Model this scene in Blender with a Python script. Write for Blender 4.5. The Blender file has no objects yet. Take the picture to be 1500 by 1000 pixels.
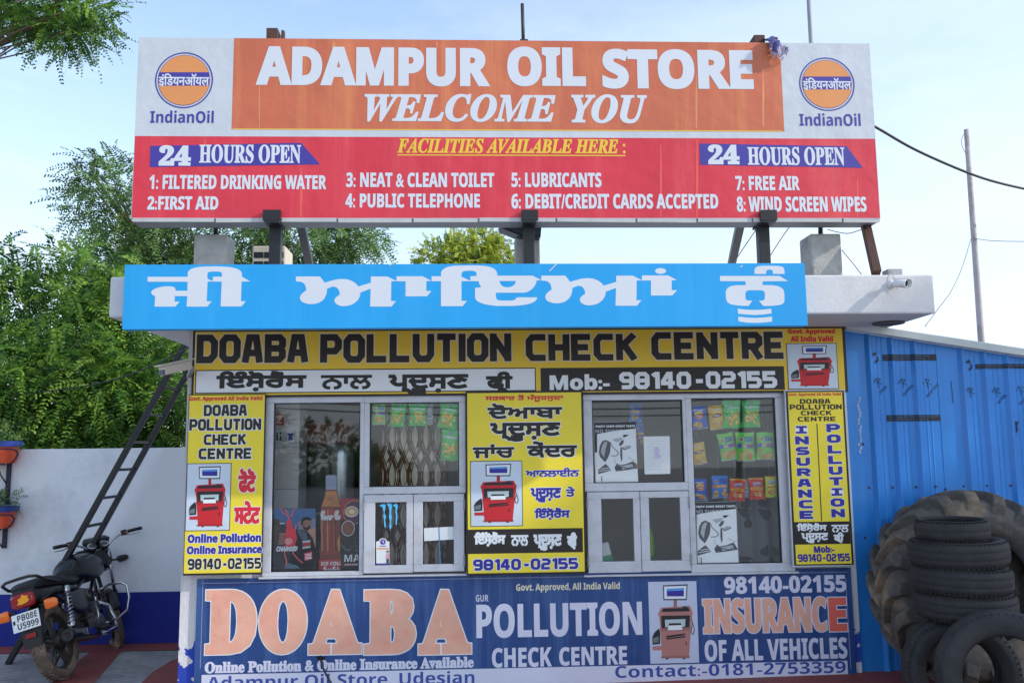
import bpy, bmesh, math, random
import numpy as np
from mathutils import Vector, Matrix
from mathutils.geometry import delaunay_2d_cdt
random.seed(7); RNG = np.random.default_rng(7)
R = math.radians; PI = math.pi
SC = bpy.context.scene; COL = SC.collection

# ------------------------------------------------------------ camera
F_PX, YAW, PITCH, ROLL, EYE = 1300.0, R(2.5), R(7.1), R(-0.66), 1.65
_f = Vector((math.sin(YAW)*math.cos(PITCH), math.cos(YAW)*math.cos(PITCH), math.sin(PITCH)))
_r = Vector((math.cos(YAW), -math.sin(YAW), 0)); _u = _r.cross(_f)
CR = _r*math.cos(ROLL) + _u*math.sin(ROLL); CU = -_r*math.sin(ROLL) + _u*math.cos(ROLL); CF = _f
CAMP = Vector((0, 0, EYE))
cam = bpy.data.objects.new('camera', bpy.data.cameras.new('camera')); COL.objects.link(cam)
cam.data.sensor_width = 36; cam.data.lens = 36*F_PX/1500; cam.data.clip_end = 2000; cam.data.clip_start = .05
mw = Matrix((CR, CU, -CF)).transposed().to_4x4(); mw.translation = CAMP; cam.matrix_world = mw
SC.camera = cam
# ------------------------------------------------------------ light
SUN_DIR = Vector((.83, -.30, .47)).normalized()
SUN_EL = math.asin(SUN_DIR.z); SUN_AZ = math.atan2(SUN_DIR.x, SUN_DIR.y)
SKY_STRENGTH, SUN_STRENGTH, EXPOSURE = .15, 1.6, 1.12
W = bpy.data.worlds.new('World'); SC.world = W; W.use_nodes = True
nt = W.node_tree; nt.nodes.clear()
N = nt.nodes.new; LK = nt.links.new
sky = N('ShaderNodeTexSky'); sky.sky_type = 'NISHITA'; sky.sun_disc = False
sky.sun_elevation = SUN_EL; sky.sun_rotation = SUN_AZ; sky.air_density = 1.0; sky.dust_density = .6; sky.ozone_density = 1.5
tc = N('ShaderNodeTexCoord'); mp = N('ShaderNodeMapping'); mp.inputs['Scale'].default_value = (1, 1, 3.0); mp.inputs['Location'].default_value = (.3, .1, 0)
def wmap(src, a, b, c, d):
    q = N('ShaderNodeMapRange'); q.inputs[1].default_value = a; q.inputs[2].default_value = b; q.inputs[3].default_value = c; q.inputs[4].default_value = d; LK(src, q.inputs[0]); return q.outputs[0]
def wmath(op, a, b):
    q = N('ShaderNodeMath'); q.operation = op; q.use_clamp = True
    for i, x in enumerate((a, b)):
        if isinstance(x, float): q.inputs[i].default_value = x
        else: LK(x, q.inputs[i])
    return q.outputs[0]
nz = N('ShaderNodeTexNoise'); nz.inputs['Scale'].default_value = 2.6; nz.inputs['Detail'].default_value = 8; nz.inputs['Roughness'].default_value = .62
LK(tc.outputs['Generated'], mp.inputs[0]); LK(mp.outputs[0], nz.inputs[0])
sep = N('ShaderNodeSeparateXYZ'); LK(tc.outputs['Generated'], sep.inputs[0])
dot = N('ShaderNodeVectorMath'); dot.operation = 'DOT_PRODUCT'; dot.inputs[1].default_value = SUN_DIR; LK(tc.outputs['Generated'], dot.inputs[0])
cloud = wmath('MULTIPLY', wmap(nz.outputs[0], .47, .63, 0, .85), wmap(sep.outputs[2], .55, .12, .08, 1))
veil = wmath('ADD', wmap(sep.outputs[2], .55, .05, .05, .6), wmap(dot.outputs['Value'], -.15, .7, 0, .42))
veil = wmath('MINIMUM', veil, .93)
amt = wmath('ADD', veil, wmath('MULTIPLY', cloud, wmath('SUBTRACT', 1.0, veil)))
mx = N('ShaderNodeMix'); mx.data_type = 'RGBA'; mx.inputs[7].default_value = (3.05, 3.45, 3.85, 1)
LK(amt, mx.inputs[0]); LK(sky.outputs[0], mx.inputs[6])
bg = N('ShaderNodeBackground'); bg.inputs[1].default_value = SKY_STRENGTH; LK(mx.outputs[2], bg.inputs[0])
wo = N('ShaderNodeOutputWorld'); LK(bg.outputs[0], wo.inputs[0])
sl = bpy.data.lights.new('sun', 'SUN'); sl.energy = SUN_STRENGTH; sl.angle = R(.8); sl.color = (1, .95, .87)
so = bpy.data.objects.new('sun', sl); COL.objects.link(so); so.rotation_euler = SUN_DIR.to_track_quat('Z', 'Y').to_euler(); so.location = (20, -8, 14)
SC.view_settings.view_transform = 'Standard'; SC.view_settings.look = 'None'; SC.view_settings.exposure = EXPOSURE; SC.view_settings.gamma = 1
SC.cycles.max_bounces = 8; SC.cycles.transparent_max_bounces = 12

# ------------------------------------------------------------ pixel helpers (1500 x 1000 photo) -> points on real planes
def at(px, py, Y):
    d = CF + CR*((px-750)/F_PX) + CU*(-(py-500)/F_PX); return CAMP + d*(Y/d.y)
def gp(px, py, z=0.0):
    d = CF + CR*((px-750)/F_PX) + CU*(-(py-500)/F_PX); return CAMP + d*((z-EYE)/d.z)
def S(r, g, b):
    f = lambda c: (c/255)/12.92 if c/255 <= .04045 else ((c/255+.055)/1.055)**2.4
    return (f(r), f(g), f(b))
# ------------------------------------------------------------ materials
MATS = {}
def M(name, col, rough=.55, var=.1, scale=2.0, metal=0.0, bump=0.0, bscale=60.0, dirt=None, dirt_amt=.4, dscale=4.0, streak=False, spec=.5, trans=0.0, coat=0.0):
    if name in MATS: return MATS[name]
    m = bpy.data.materials.new(name); MATS[name] = m; m.use_nodes = True; t = m.node_tree; b = t.nodes['Principled BSDF']
    n = t.nodes.new; l = t.links.new
    g = n('ShaderNodeNewGeometry'); vec = g.outputs['Position']
    nz = n('ShaderNodeTexNoise'); nz.inputs['Scale'].default_value = scale; nz.inputs['Detail'].default_value = 6; nz.inputs['Roughness'].default_value = .65; l(vec, nz.inputs[0])
    mr = n('ShaderNodeMapRange'); mr.inputs[1].default_value = .3; mr.inputs[2].default_value = .7; mr.inputs[3].default_value = 1-var; mr.inputs[4].default_value = 1+var; l(nz.outputs[0], mr.inputs[0])
    mc = n('ShaderNodeVectorMath'); mc.operation = 'SCALE'; mc.inputs[0].default_value = col; l(mr.outputs[0], mc.inputs['Scale'])
    out = mc.outputs[0]
    if dirt:
        mpn = n('ShaderNodeMapping'); mpn.inputs['Scale'].default_value = (6, 6, .35) if streak else (1, 1, 1); l(vec, mpn.inputs[0])
        n2 = n('ShaderNodeTexNoise'); n2.inputs['Scale'].default_value = dscale; n2.inputs['Detail'].default_value = 8; n2.inputs['Roughness'].default_value = .7; l(mpn.outputs[0], n2.inputs[0])
        r2 = n('ShaderNodeMapRange'); r2.inputs[1].default_value = .48; r2.inputs[2].default_value = .72; r2.inputs[3].default_value = 0; r2.inputs[4].default_value = dirt_amt; l(n2.outputs[0], r2.inputs[0])
        mm = n('ShaderNodeMix'); mm.data_type = 'RGBA'; l(r2.outputs[0], mm.inputs[0]); l(out, mm.inputs[6]); mm.inputs[7].default_value = (*dirt, 1); out = mm.outputs[2]
    l(out, b.inputs['Base Color'])
    b.inputs['Metallic'].default_value = metal; b.inputs['Specular IOR Level'].default_value = spec
    if coat: b.inputs['Coat Weight'].default_value = coat; b.inputs['Coat Roughness'].default_value = .08
    rr = n('ShaderNodeMapRange'); rr.inputs[3].default_value = max(.03, rough-.1); rr.inputs[4].default_value = min(1, rough+.1); l(nz.outputs[0], rr.inputs[0]); l(rr.outputs[0], b.inputs['Roughness'])
    if bump:
        n3 = n('ShaderNodeTexNoise'); n3.inputs['Scale'].default_value = bscale; n3.inputs['Detail'].default_value = 5; l(vec, n3.inputs[0])
        bp = n('ShaderNodeBump'); bp.inputs['Strength'].default_value = bump; bp.inputs['Distance'].default_value = .02 if bscale > 5 else .07; l(n3.outputs[0], bp.inputs['Height']); l(bp.outputs[0], b.inputs['Normal'])
    if trans:
        tr = n('ShaderNodeBsdfTranslucent'); l(out, tr.inputs[0]); ms = n('ShaderNodeMixShader'); ms.inputs[0].default_value = trans
        l(b.outputs[0], ms.inputs[1]); l(tr.outputs[0], ms.inputs[2]); l(ms.outputs[0], t.nodes['Material Output'].inputs[0])
    return m
# ------------------------------------------------------------ geometry collector
class G:
    def __init__(s): s.v = []; s.f = []; s.m = []; s.sm = []
    def add(s, vs, fs, m=0, sm=False):
        o = len(s.v); s.v.extend([tuple(p) for p in vs])
        for f in fs: s.f.append([o+i for i in f]); s.m.append(m); s.sm.append(sm)
        return s
    def box(s, x0, x1, y0, y1, z0, z1, m=0):
        return s.add([(x0,y0,z0),(x1,y0,z0),(x1,y1,z0),(x0,y1,z0),(x0,y0,z1),(x1,y0,z1),(x1,y1,z1),(x0,y1,z1)],
                     [(0,3,2,1),(4,5,6,7),(0,1,5,4),(1,2,6,5),(2,3,7,6),(3,0,4,7)], m)
    def bar(s, a, b, w, h, m=0, up=(0,0,1)):
        a, b = Vector(a), Vector(b); d = (b-a).normalized(); upv = Vector(up)
        if abs(d.dot(upv)) > .98: upv = Vector((0,1,0))
        x = d.cross(upv).normalized()*w/2; y = x.normalized().cross(d).normalized()*h/2
        return s.add([a-x-y,a+x-y,a+x+y,a-x+y,b-x-y,b+x-y,b+x+y,b-x+y],[(0,1,2,3),(7,6,5,4),(0,4,5,1),(1,5,6,2),(2,6,7,3),(3,7,4,0)], m)
    def tube(s, pts, rad, n=8, m=0, cap=True, sm=True):
        pts = [Vector(p) for p in pts]; k = len(pts); rad = [rad]*k if not hasattr(rad, '__len__') else rad
        vs = []; prev = None
        for i, p in enumerate(pts):
            d = (pts[min(i+1,k-1)]-pts[max(i-1,0)]).normalized()
            if prev is None:
                a = Vector((0,0,1)) if abs(d.z) < .9 else Vector((1,0,0)); x = d.cross(a).normalized()
            else: x = (prev - d*prev.dot(d)).normalized()
            prev = x; y = d.cross(x)
            for j in range(n):
                t = 2*PI*j/n; vs.append(p + (x*math.cos(t)+y*math.sin(t))*rad[i])
        fs = [(i*n+j, i*n+(j+1)%n, (i+1)*n+(j+1)%n, (i+1)*n+j) for i in range(k-1) for j in range(n)]
        s.add(vs, fs, m, sm)
        if cap: o = len(s.v)-len(vs); s.f.append([o+j for j in range(n)][::-1]); s.f.append([o+(k-1)*n+j for j in range(n)]); s.m += [m,m]; s.sm += [False,False]
        return s
    def lathe(s, prof, c, ax=(0,0,1), n=32, m=0, closed=False, sm=True, a0=0, a1=2*PI, mfun=None):
        """prof: (radius, height along axis)"""
        c = Vector(c); ax = Vector(ax).normalized(); t = Vector((1,0,0)) if abs(ax.x) < .9 else Vector((0,1,0))
        x = ax.cross(t).normalized(); y = ax.cross(x); full = abs(a1-a0-2*PI) < 1e-6; nn = n if full else n+1; k = len(prof); vs = []
        for i in range(nn):
            a = a0+(a1-a0)*i/n; d = x*math.cos(a)+y*math.sin(a)
            for r, h in prof: vs.append(c+d*r+ax*h)
        o = len(s.v); s.v.extend([tuple(p) for p in vs])
        for i in range(n):
            i2 = (i+1) % nn
            for j in range(k if closed else k-1):
                j2 = (j+1) % k; s.f.append([o+i*k+j, o+i2*k+j, o+i2*k+j2, o+i*k+j2]); s.m.append(mfun(j) if mfun else m); s.sm.append(sm)
        return s
    def loft(s, secs, n=16, m=0, e=2.6, axis='x'):
        """secs: (pos, halfwidth, zlow, zhigh, y offset) superellipse sections, capped"""
        vs = []
        for sec in secs:
            p, hw, z0, z1 = sec[:4]; yo = sec[4] if len(sec) > 4 else 0
            for j in range(n):
                t = 2*PI*j/n; c, q = math.cos(t), math.sin(t)
                yy = yo+math.copysign(abs(c)**(2/e), c)*hw; zz = (z0+z1)/2+math.copysign(abs(q)**(2/e), q)*(z1-z0)/2
                vs.append((p, yy, zz))
        k = len(secs); fs = [(i*n+j, i*n+(j+1)%n, (i+1)*n+(j+1)%n, (i+1)*n+j) for i in range(k-1) for j in range(n)]
        o = len(s.v); s.add(vs, fs, m, True); s.add([vs[j] for j in range(n)], [list(range(n))[::-1]], m); s.add([vs[(k-1)*n+j] for j in range(n)], [list(range(n))], m)
        return s
    def xf(s, fn, start=0):
        s.v[start:] = [tuple(fn(Vector(p))) for p in s.v[start:]]; return s
OFF = {}
def link(name, g, mats, parent=None, off=None, bev=0, recalc=False):
    me = bpy.data.meshes.new(name); ob = bpy.data.objects.new(name, me); COL.objects.link(ob)
    if parent is not None:
        ob.parent = parent; off = OFF.get(parent.name, Vector())
    elif off is None:
        a = np.array(g.v); off = Vector(((a[:,0].min()+a[:,0].max())/2, (a[:,1].min()+a[:,1].max())/2, a[:,2].min()))
    off = Vector(off); OFF[ob.name] = off
    if parent is None: ob.location = off
    me.from_pydata((np.array(g.v)-np.array(off)).tolist(), [], g.f); me.update()
    for m in (mats if isinstance(mats, (list, tuple)) else [mats]): me.materials.append(m)
    me.polygons.foreach_set('material_index', g.m); me.polygons.foreach_set('use_smooth', g.sm)
    if recalc:
        bm = bmesh.new(); bm.from_mesh(me); bmesh.ops.recalc_face_normals(bm, faces=bm.faces); bm.to_mesh(me); bm.free()
    if bev:
        md = ob.modifiers.new('bevel', 'BEVEL'); md.width = bev; md.segments = 2; md.limit_method = 'ANGLE'; md.angle_limit = R(50)
    return ob
def tag(o, label=None, cat=None, group=None, kind=None):
    if label: o['label'] = label
    if cat: o['category'] = cat
    if group: o['group'] = group
    if kind: o['kind'] = kind
    return o
def thing(name, label, cat, loc, group=None):
    o = bpy.data.objects.new(name, None); o.empty_display_size = .1; COL.objects.link(o); o.location = loc; OFF[o.name] = Vector(loc)
    return tag(o, label, cat, group)

# ------------------------------------------------------------ lettering: outlines -> filled, emboldened polygons
def _map(s, base, dig):
    o = ''
    for ch in s:
        if 'A' <= ch <= 'Z': o += chr(base+ord(ch)-65)
        elif 'a' <= ch <= 'z': o += chr(base+26+ord(ch)-97)
        elif ch.isdigit() and dig: o += chr(dig+ord(ch)-48)
        else: o += ch
    return o
STY = {'sans': (0x1D5D4, 0x1D7EC), 'serif': (0x1D400, 0x1D7CE), 'serifit': (0x1D468, 0x1D7CE), 'script': (0x1D4D0, 0), 'sansit': (0x1D63C, 0x1D7EC)}
_tc = {}
def outlines(s, style, space=1.0):
    key = (s, style, space)
    if key in _tc: return _tc[key]
    if style == 'block': res = block_outlines(s)
    else:
        body = _map(s, *STY[style]) if style in STY else s
        c = bpy.data.curves.new('t', 'FONT'); c.body = body; c.dimensions = '2D'; c.fill_mode = 'NONE'; c.resolution_u = 4; c.space_character = space
        o = bpy.data.objects.new('t', c); me = o.to_mesh(); nv = len(me.vertices)
        co = np.zeros(nv*3); me.vertices.foreach_get('co', co); co = co.reshape(-1, 3)[:, :2]
        nxt = [[] for _ in range(nv)]
        for e in me.edges: a, b = e.vertices; nxt[a].append(b); nxt[b].append(a)
        seen = [False]*nv; res = []
        for i in range(nv):
            if seen[i] or not nxt[i]: continue
            loop = [i]; seen[i] = True; cur = i
            while True:
                w = [q for q in (nxt[cur][::1]) if not seen[q]]
                if not w: break
                cur = w[0] if cur != i or (i+1) not in w else i+1
                seen[cur] = True; loop.append(cur)
            if len(loop) > 2: res.append(co[loop])
        o.to_mesh_clear(); bpy.data.objects.remove(o); bpy.data.curves.remove(c)
        if res and sum(area(p) for p in res) < 0: res = [p[::-1] for p in res]
        def inside(q, P):
            a = P; b = np.roll(P, -1, 0); k = (a[:, 1] > q[1]) != (b[:, 1] > q[1])
            with np.errstate(divide='ignore', invalid='ignore'): xi = a[:, 0]+(q[1]-a[:, 1])/(b[:, 1]-a[:, 1])*(b[:, 0]-a[:, 0])
            return bool(np.sum(k & (q[0] < xi)) % 2)
        if style in STY:                                           # punctuation comes from a font wound the other way round
            top = [not any(j != i and inside(p[0], o) for j, o in enumerate(res)) for i, p in enumerate(res)]; flip = [t and area(p) < 0 for t, p in zip(top, res)]
            res = [p[::-1] if flip[i] or any(flip[j] and j != i and inside(p[0], res[j]) for j in range(len(res))) else p for i, p in enumerate(res)]
    _tc[key] = res; return res
def area(p):
    x, y = p[:, 0], p[:, 1]; return .5*float(np.sum(x*np.roll(y, -1)-np.roll(x, -1)*y))
def grow(p, w):
    """offset a closed outline to its right (outwards for counter-clockwise)"""
    q = [p[0]]
    for a in p[1:]:
        if np.hypot(*(a-q[-1])) > 1e-6: q.append(a)
    if len(q) > 2 and np.hypot(*(q[0]-q[-1])) < 1e-6: q.pop()
    p = np.array(q)
    if len(p) < 3: return p
    d = np.roll(p, -1, 0)-p; d /= np.maximum(np.linalg.norm(d, axis=1, keepdims=True), 1e-9); n = np.stack([d[:, 1], -d[:, 0]], 1)
    n0 = np.roll(n, 1, 0); b = n+n0; k = np.maximum(1+np.sum(n*n0, 1, keepdims=True), .35)
    return p+b/k*w
def fill(cs):
    """positive-winding fill -> verts, triangles"""
    vs = []; es = []
    for p in cs:
        if len(p) < 3: continue
        o = len(vs); vs += [Vector((float(a), float(b))) for a, b in p]; es += [(o+i, o+(i+1) % len(p)) for i in range(len(p))]
    if not vs: return [], []
    ov, oe, of, *_ = delaunay_2d_cdt(vs, es, [], 0, 1e-7)
    V = np.array([(v.x, v.y) for v in ov]); T = [f for f in of if len(f) == 3]
    if not T: return [], []
    c = V[np.array(T)].mean(1); wn = np.zeros(len(T))
    for p in cs:
        if len(p) < 3: continue
        a = p; b = np.roll(p, -1, 0)
        up = (a[None, :, 1] <= c[:, None, 1]) & (b[None, :, 1] > c[:, None, 1]); dn = (a[None, :, 1] > c[:, None, 1]) & (b[None, :, 1] <= c[:, None, 1])
        cr = (b[None, :, 0]-a[None, :, 0])*(c[:, None, 1]-a[None, :, 1])-(c[:, None, 0]-a[None, :, 0])*(b[None, :, 1]-a[None, :, 1])
        wn += (up & (cr > 0)).sum(1)-(dn & (cr < 0)).sum(1)
    out = []
    for t, k in zip(T, wn):
        if k > 0:
            a, b, q = V[t[0]], V[t[1]], V[t[2]]
            cr = (b[0]-a[0])*(q[1]-a[1])-(b[1]-a[1])*(q[0]-a[0])
            if abs(cr) > 1e-12: out.append(tuple(t) if cr > 0 else tuple(t[::-1]))
    return V, out
def strip(pts, h, closed=False):
    p = np.array(pts, float); n = len(p); L = []; Rr = []
    for i in range(n):
        a = p[(i-1) % n] if (closed or i > 0) else None; b = p[(i+1) % n] if (closed or i < n-1) else None
        d1 = (p[i]-a)/max(np.hypot(*(p[i]-a)), 1e-9) if a is not None else None; d2 = (b-p[i])/max(np.hypot(*(b-p[i])), 1e-9) if b is not None else None
        if d1 is None: d1 = d2
        if d2 is None: d2 = d1
        n1 = np.array([-d1[1], d1[0]]); n2 = np.array([-d2[1], d2[0]]); k = max(1+n1@n2, .3); o = (n1+n2)/k*h
        L.append(p[i]+o); Rr.append(p[i]-o)
    if closed:
        A, B = np.array(L), np.array(Rr)
        if abs(area(A)) < abs(area(B)): A, B = B, A
        return [A if area(A) > 0 else A[::-1], B if area(B) < 0 else B[::-1]]
    q = np.array(L+Rr[::-1]); return [q if area(q) > 0 else q[::-1]]
_O = [(.22,0),(0,.18),(0,.82),(.22,1),(.78,1),(1,.82),(1,.18),(.78,0)]
BL = {'D': ([], [[(0,0),(0,1),(.72,1),(1,.78),(1,.22),(.72,0)]]), 'O': ([], [_O]), '0': ([], [_O]), 'A': ([[(0,-.1),(.27,1),(.73,1),(1,-.1)],[(.2,.3),(.8,.3)]], []),
 'B': ([[(0,.5),(.85,.5)]], [[(0,0),(0,1),(.8,1),(1,.86),(1,.64),(.86,.5),(1,.36),(1,.14),(.8,0)]]), 'P': ([[(0,-.1),(0,1),(.78,1),(1,.82),(1,.55),(.78,.38),(0,.38)]], []),
 'L': ([[(0,1.1),(0,0),(1.05,0)]], []), 'U': ([[(0,1.1),(0,.2),(.22,0),(.78,0),(1,.2),(1,1.1)]], []), 'T': ([[(-.08,1),(1.08,1)],[(.5,1),(.5,-.1)]], []), 'I': ([[(0,-.1),(0,1.1)]], []),
 'N': ([[(0,-.1),(0,1.1)],[(1,-.1),(1,1.1)],[(0,1),(1,0)]], []), 'C': ([[(1.08,1),(.22,1),(0,.82),(0,.18),(.22,0),(1.08,0)]], []), 'H': ([[(0,-.1),(0,1.1)],[(1,-.1),(1,1.1)],[(0,.5),(1,.5)]], []),
 'E': ([[(1.05,1),(0,1),(0,0),(1.05,0)],[(0,.5),(.9,.5)]], []), 'K': ([[(0,-.1),(0,1.1)],[(.05,.45),(1,1.08)],[(.35,.6),(1.02,-.08)]], []),
 'R': ([[(0,-.1),(0,1),(.78,1),(1,.84),(1,.6),(.78,.45),(0,.45)],[(.5,.45),(1.02,-.1)]], []), 'S': ([[(1.05,1),(.2,1),(0,.85),(0,.64),(.2,.5),(.8,.5),(1,.36),(1,.15),(.8,0),(-.05,0)]], []),
 '1': ([[(.0,.86),(.3,1.0),(.45,1),(.45,-.1)]], []), '2': ([[(-.02,1),(.8,1),(1,.86),(1,.64),(.8,.5),(.2,.5),(0,.36),(0,0),(1.05,0)]], []),
 '4': ([[(.72,-.1),(.72,1),(.5,1),(0,.42),(0,.28),(1.1,.28)]], []), '5': ([[(1.02,1),(0,1),(0,.55),(.8,.55),(1,.42),(1,.15),(.8,0),(-.05,0)]], []), '8': ([[(.05,.5),(.95,.5)]], [_O]),
 '9': ([[(1,.48),(.2,.48),(0,.62),(0,.86),(.2,1),(.8,1),(1,.86),(1,.15),(.8,0),(.05,0)]], []), '-': ([[(.2,.42),(.8,.42)]], [])}
BW = {'I': 0, '1': .45, '-': .8}
def block_outlines(s):
    res = []; x = 0
    for ch in s:
        if ch == ' ': x += .5; continue
        op, cl = BL[ch]; w = .62*BW.get(ch, 1)
        f = lambda P: [(x+a*.62, b) for a, b in P]
        for P in op: res += strip(f(P), .115)
        for P in cl: res += strip(f(P), .115, True)
        x += w+.36
    return res
# ------------------------------------------------------------ flat signs built on a plane y = Y, laid out from photo pixels
LAY = .0006
class Sign(G):
    def __init__(s, Y, mats): super().__init__(); s.Y = Y; s.mats = list(mats)
    def mi(s, m):
        if m not in s.mats: s.mats.append(m)
        return s.mats.index(m)
    def xz(s, box):
        x0, y0, x1, y1 = box; ym = (y0+y1)/2; xm = (x0+x1)/2
        return at(x0, ym, s.Y).x, at(x1, ym, s.Y).x, at(xm, y1, s.Y).z, at(xm, y0, s.Y).z
    def body(s, box, thick, m):
        x0, x1, z0, z1 = s.xz(box); s.box(x0, x1, s.Y, s.Y+thick, z0, z1, s.mi(m)); return x0, x1, z0, z1
    def put(s, V, T, L, m, sm=False):
        y = s.Y-L*LAY; s.add([(float(a), y, float(b)) for a, b in V], T, s.mi(m), sm)
    def rect(s, box, m, L):
        x0, x1, z0, z1 = s.xz(box); s.put([(x0,z0),(x1,z0),(x1,z1),(x0,z1)], [(0,1,2,3)], L, m)
    def poly(s, pts, m, L, holes=()):
        cs = []
        for k, P in enumerate([pts]+list(holes)):
            q = np.array([(lambda w: (w.x, w.z))(at(a, b, s.Y)) for a, b in P]); up = area(q) > 0
            cs.append(q if up == (k == 0) else q[::-1])
        V, T = fill(cs); s.put(V, T, L, m)
    def ell(s, cx, cy, rx, ry, m, L, n=40, inner=None, rot=0):
        c = at(cx, cy, s.Y); ax = at(cx+rx, cy, s.Y).x-c.x; az = at(cx, cy-ry, s.Y).z-c.z
        P = np.array([(ax*math.cos(2*PI*i/n), az*math.sin(2*PI*i/n)) for i in range(n)])
        if rot: P = P @ np.array([[math.cos(rot), math.sin(rot)], [-math.sin(rot), math.cos(rot)]])
        cs = [P+[c.x, c.z]]
        if inner: cs.append((P*inner+[c.x, c.z])[::-1])
        V, T = fill(cs); s.put(V, T, L, m)
    def line(s, pts, wpx, m, L):
        h = wpx/2*s.Y/F_PX; V, T = fill(strip([(lambda w: (w.x, w.z))(at(a, b, s.Y)) for a, b in pts], h)); s.put(V, T, L, m)
    def text(s, txt, box, m, L=2, style='sans', bold=0.0, out=None, space=1.0, rot=0, shear=0):
        """bold and out[0] are shares of the box height"""
        cs = outlines(txt, style, space)
        if not cs: return
        x0, x1, z0, z1 = s.xz(box); h = z1-z0; w = bold*h
        A = np.concatenate(cs); a0, a1 = A.min(0), A.max(0); sc = np.array([(x1-x0-2*w), (h-2*w)])/np.maximum(a1-a0, 1e-6)
        P = [(p-a0)*sc+[x0+w, z0+w] for p in cs]
        if shear: P = [np.stack([p[:, 0]+shear*(p[:, 1]-z0), p[:, 1]], 1) for p in P]
        if rot:
            c = np.array([(x0+x1)/2, (z0+z1)/2]); Rm = np.array([[math.cos(rot), math.sin(rot)], [-math.sin(rot), math.cos(rot)]]); P = [(p-c) @ Rm+c for p in P]
        if out:
            V, T = fill([grow(p, w+out[0]*h) for p in P]); s.put(V, T, L-1, out[1])
        V, T = fill([grow(p, w) for p in P] if w else P); s.put(V, T, L, m)
    def done(s, name, label=None, cat=None, parent=None, group=None):
        o = link(name, s, s.mats, parent); return tag(o, label, cat, group)
# ------------------------------------------------------------ palette
WALLW = M('white wall paint', S(222,220,222), .8, .05, 1.5, bump=.15, bscale=40, dirt=S(150,145,142), dirt_amt=.5, dscale=2.2, streak=True)
SLABW = M('white roof paint', S(214,211,212), .8, .04, 1.2, bump=.12, bscale=30, dirt=S(178,172,170), dirt_amt=.45, dscale=3)
CONC = M('weathered concrete', S(176,173,168), .9, .18, 9, bump=.35, bscale=40, dirt=S(95,92,88), dirt_amt=.6, dscale=7)
BLK = M('black painted steel', S(27,27,31), .45, .2, 8)
RUST = M('rusty steel', S(84,58,48), .8, .3, 14, bump=.2)
ALU = M('pale aluminium', S(205,206,214), .42, .05, 5, metal=.15, dirt=S(150,147,146), dirt_amt=.4, dscale=9)
GREY = M('grey trim', S(150,150,152), .6, .08, 6)
DARK = M('dark interior', S(52,48,46), .8, .1)
WHITEP = M('white print', S(236,238,242), .5, .03, 5)
BLACKP = M('black print', S(40,33,30), .5, .1, 6)
YEL = M('yellow print', S(246,222,58), .45, .05, 3)
YELH = M('yellow header print', S(242,202,56), .5, .05, 2, dirt=S(206,166,48), dirt_amt=.4, dscale=2)
NAVY = M('navy print', S(52,44,152), .5, .05, 5)
REDP = M('red print', S(222,40,58), .5, .06, 5)
ORNG = M('orange flex print', S(202,106,74), .5, .05, 1.2, bump=.5, bscale=1.6, dirt=S(232,150,92), dirt_amt=.55, dscale=.9, streak=True)
REDF = M('red flex print', S(216,50,68), .5, .05, 1.0, bump=.5, bscale=1.6, dirt=S(232,92,96), dirt_amt=.5, dscale=.9, streak=True)
FLEXW = M('white flex print', S(200,205,212), .5, .03, 1.5, bump=.5, bscale=1.6, dirt=S(190,192,196), dirt_amt=.4, dscale=1.0, streak=True)
FLEXT = M('white flex lettering', S(214,218,226), .5, .03, 2)
NAVF = M('navy flex print', S(66,56,152), .5, .05, 3)
GOLD = M('gold lettering', S(238,196,60), .5, .05, 4)
LOGO = M('orange emblem print', S(224,146,86), .5, .05, 3)
SKYB = M('sky blue vinyl', S(20,158,226), .45, .06, 1.3, dirt=S(60,175,240), dirt_amt=.4, dscale=1.5, streak=True)
BANB = M('faded blue banner', S(36,70,130), .42, .12, 1.6, bump=.3, bscale=7, dirt=S(84,122,176), dirt_amt=.6, dscale=1.6, streak=True)
SALM = M('salmon banner lettering', S(238,178,154), .45, .07, 5, bump=.25, bscale=9, dirt=S(236,136,112), dirt_amt=.5, dscale=7)
LILA = M('pale lilac banner lettering', S(222,220,238), .5, .05, 3)
BANR = M('red banner lettering', S(234,106,90), .5, .1, 3)
BANN = M('blue banner lettering', S(60,84,166), .5, .06, 3)
TIN = M('blue coated tin', S(42,132,214), .36, .07, 3, dirt=S(60,110,170), dirt_amt=.35, dscale=2.5, streak=True, coat=.15)
SOFFIT = SLABW
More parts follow.
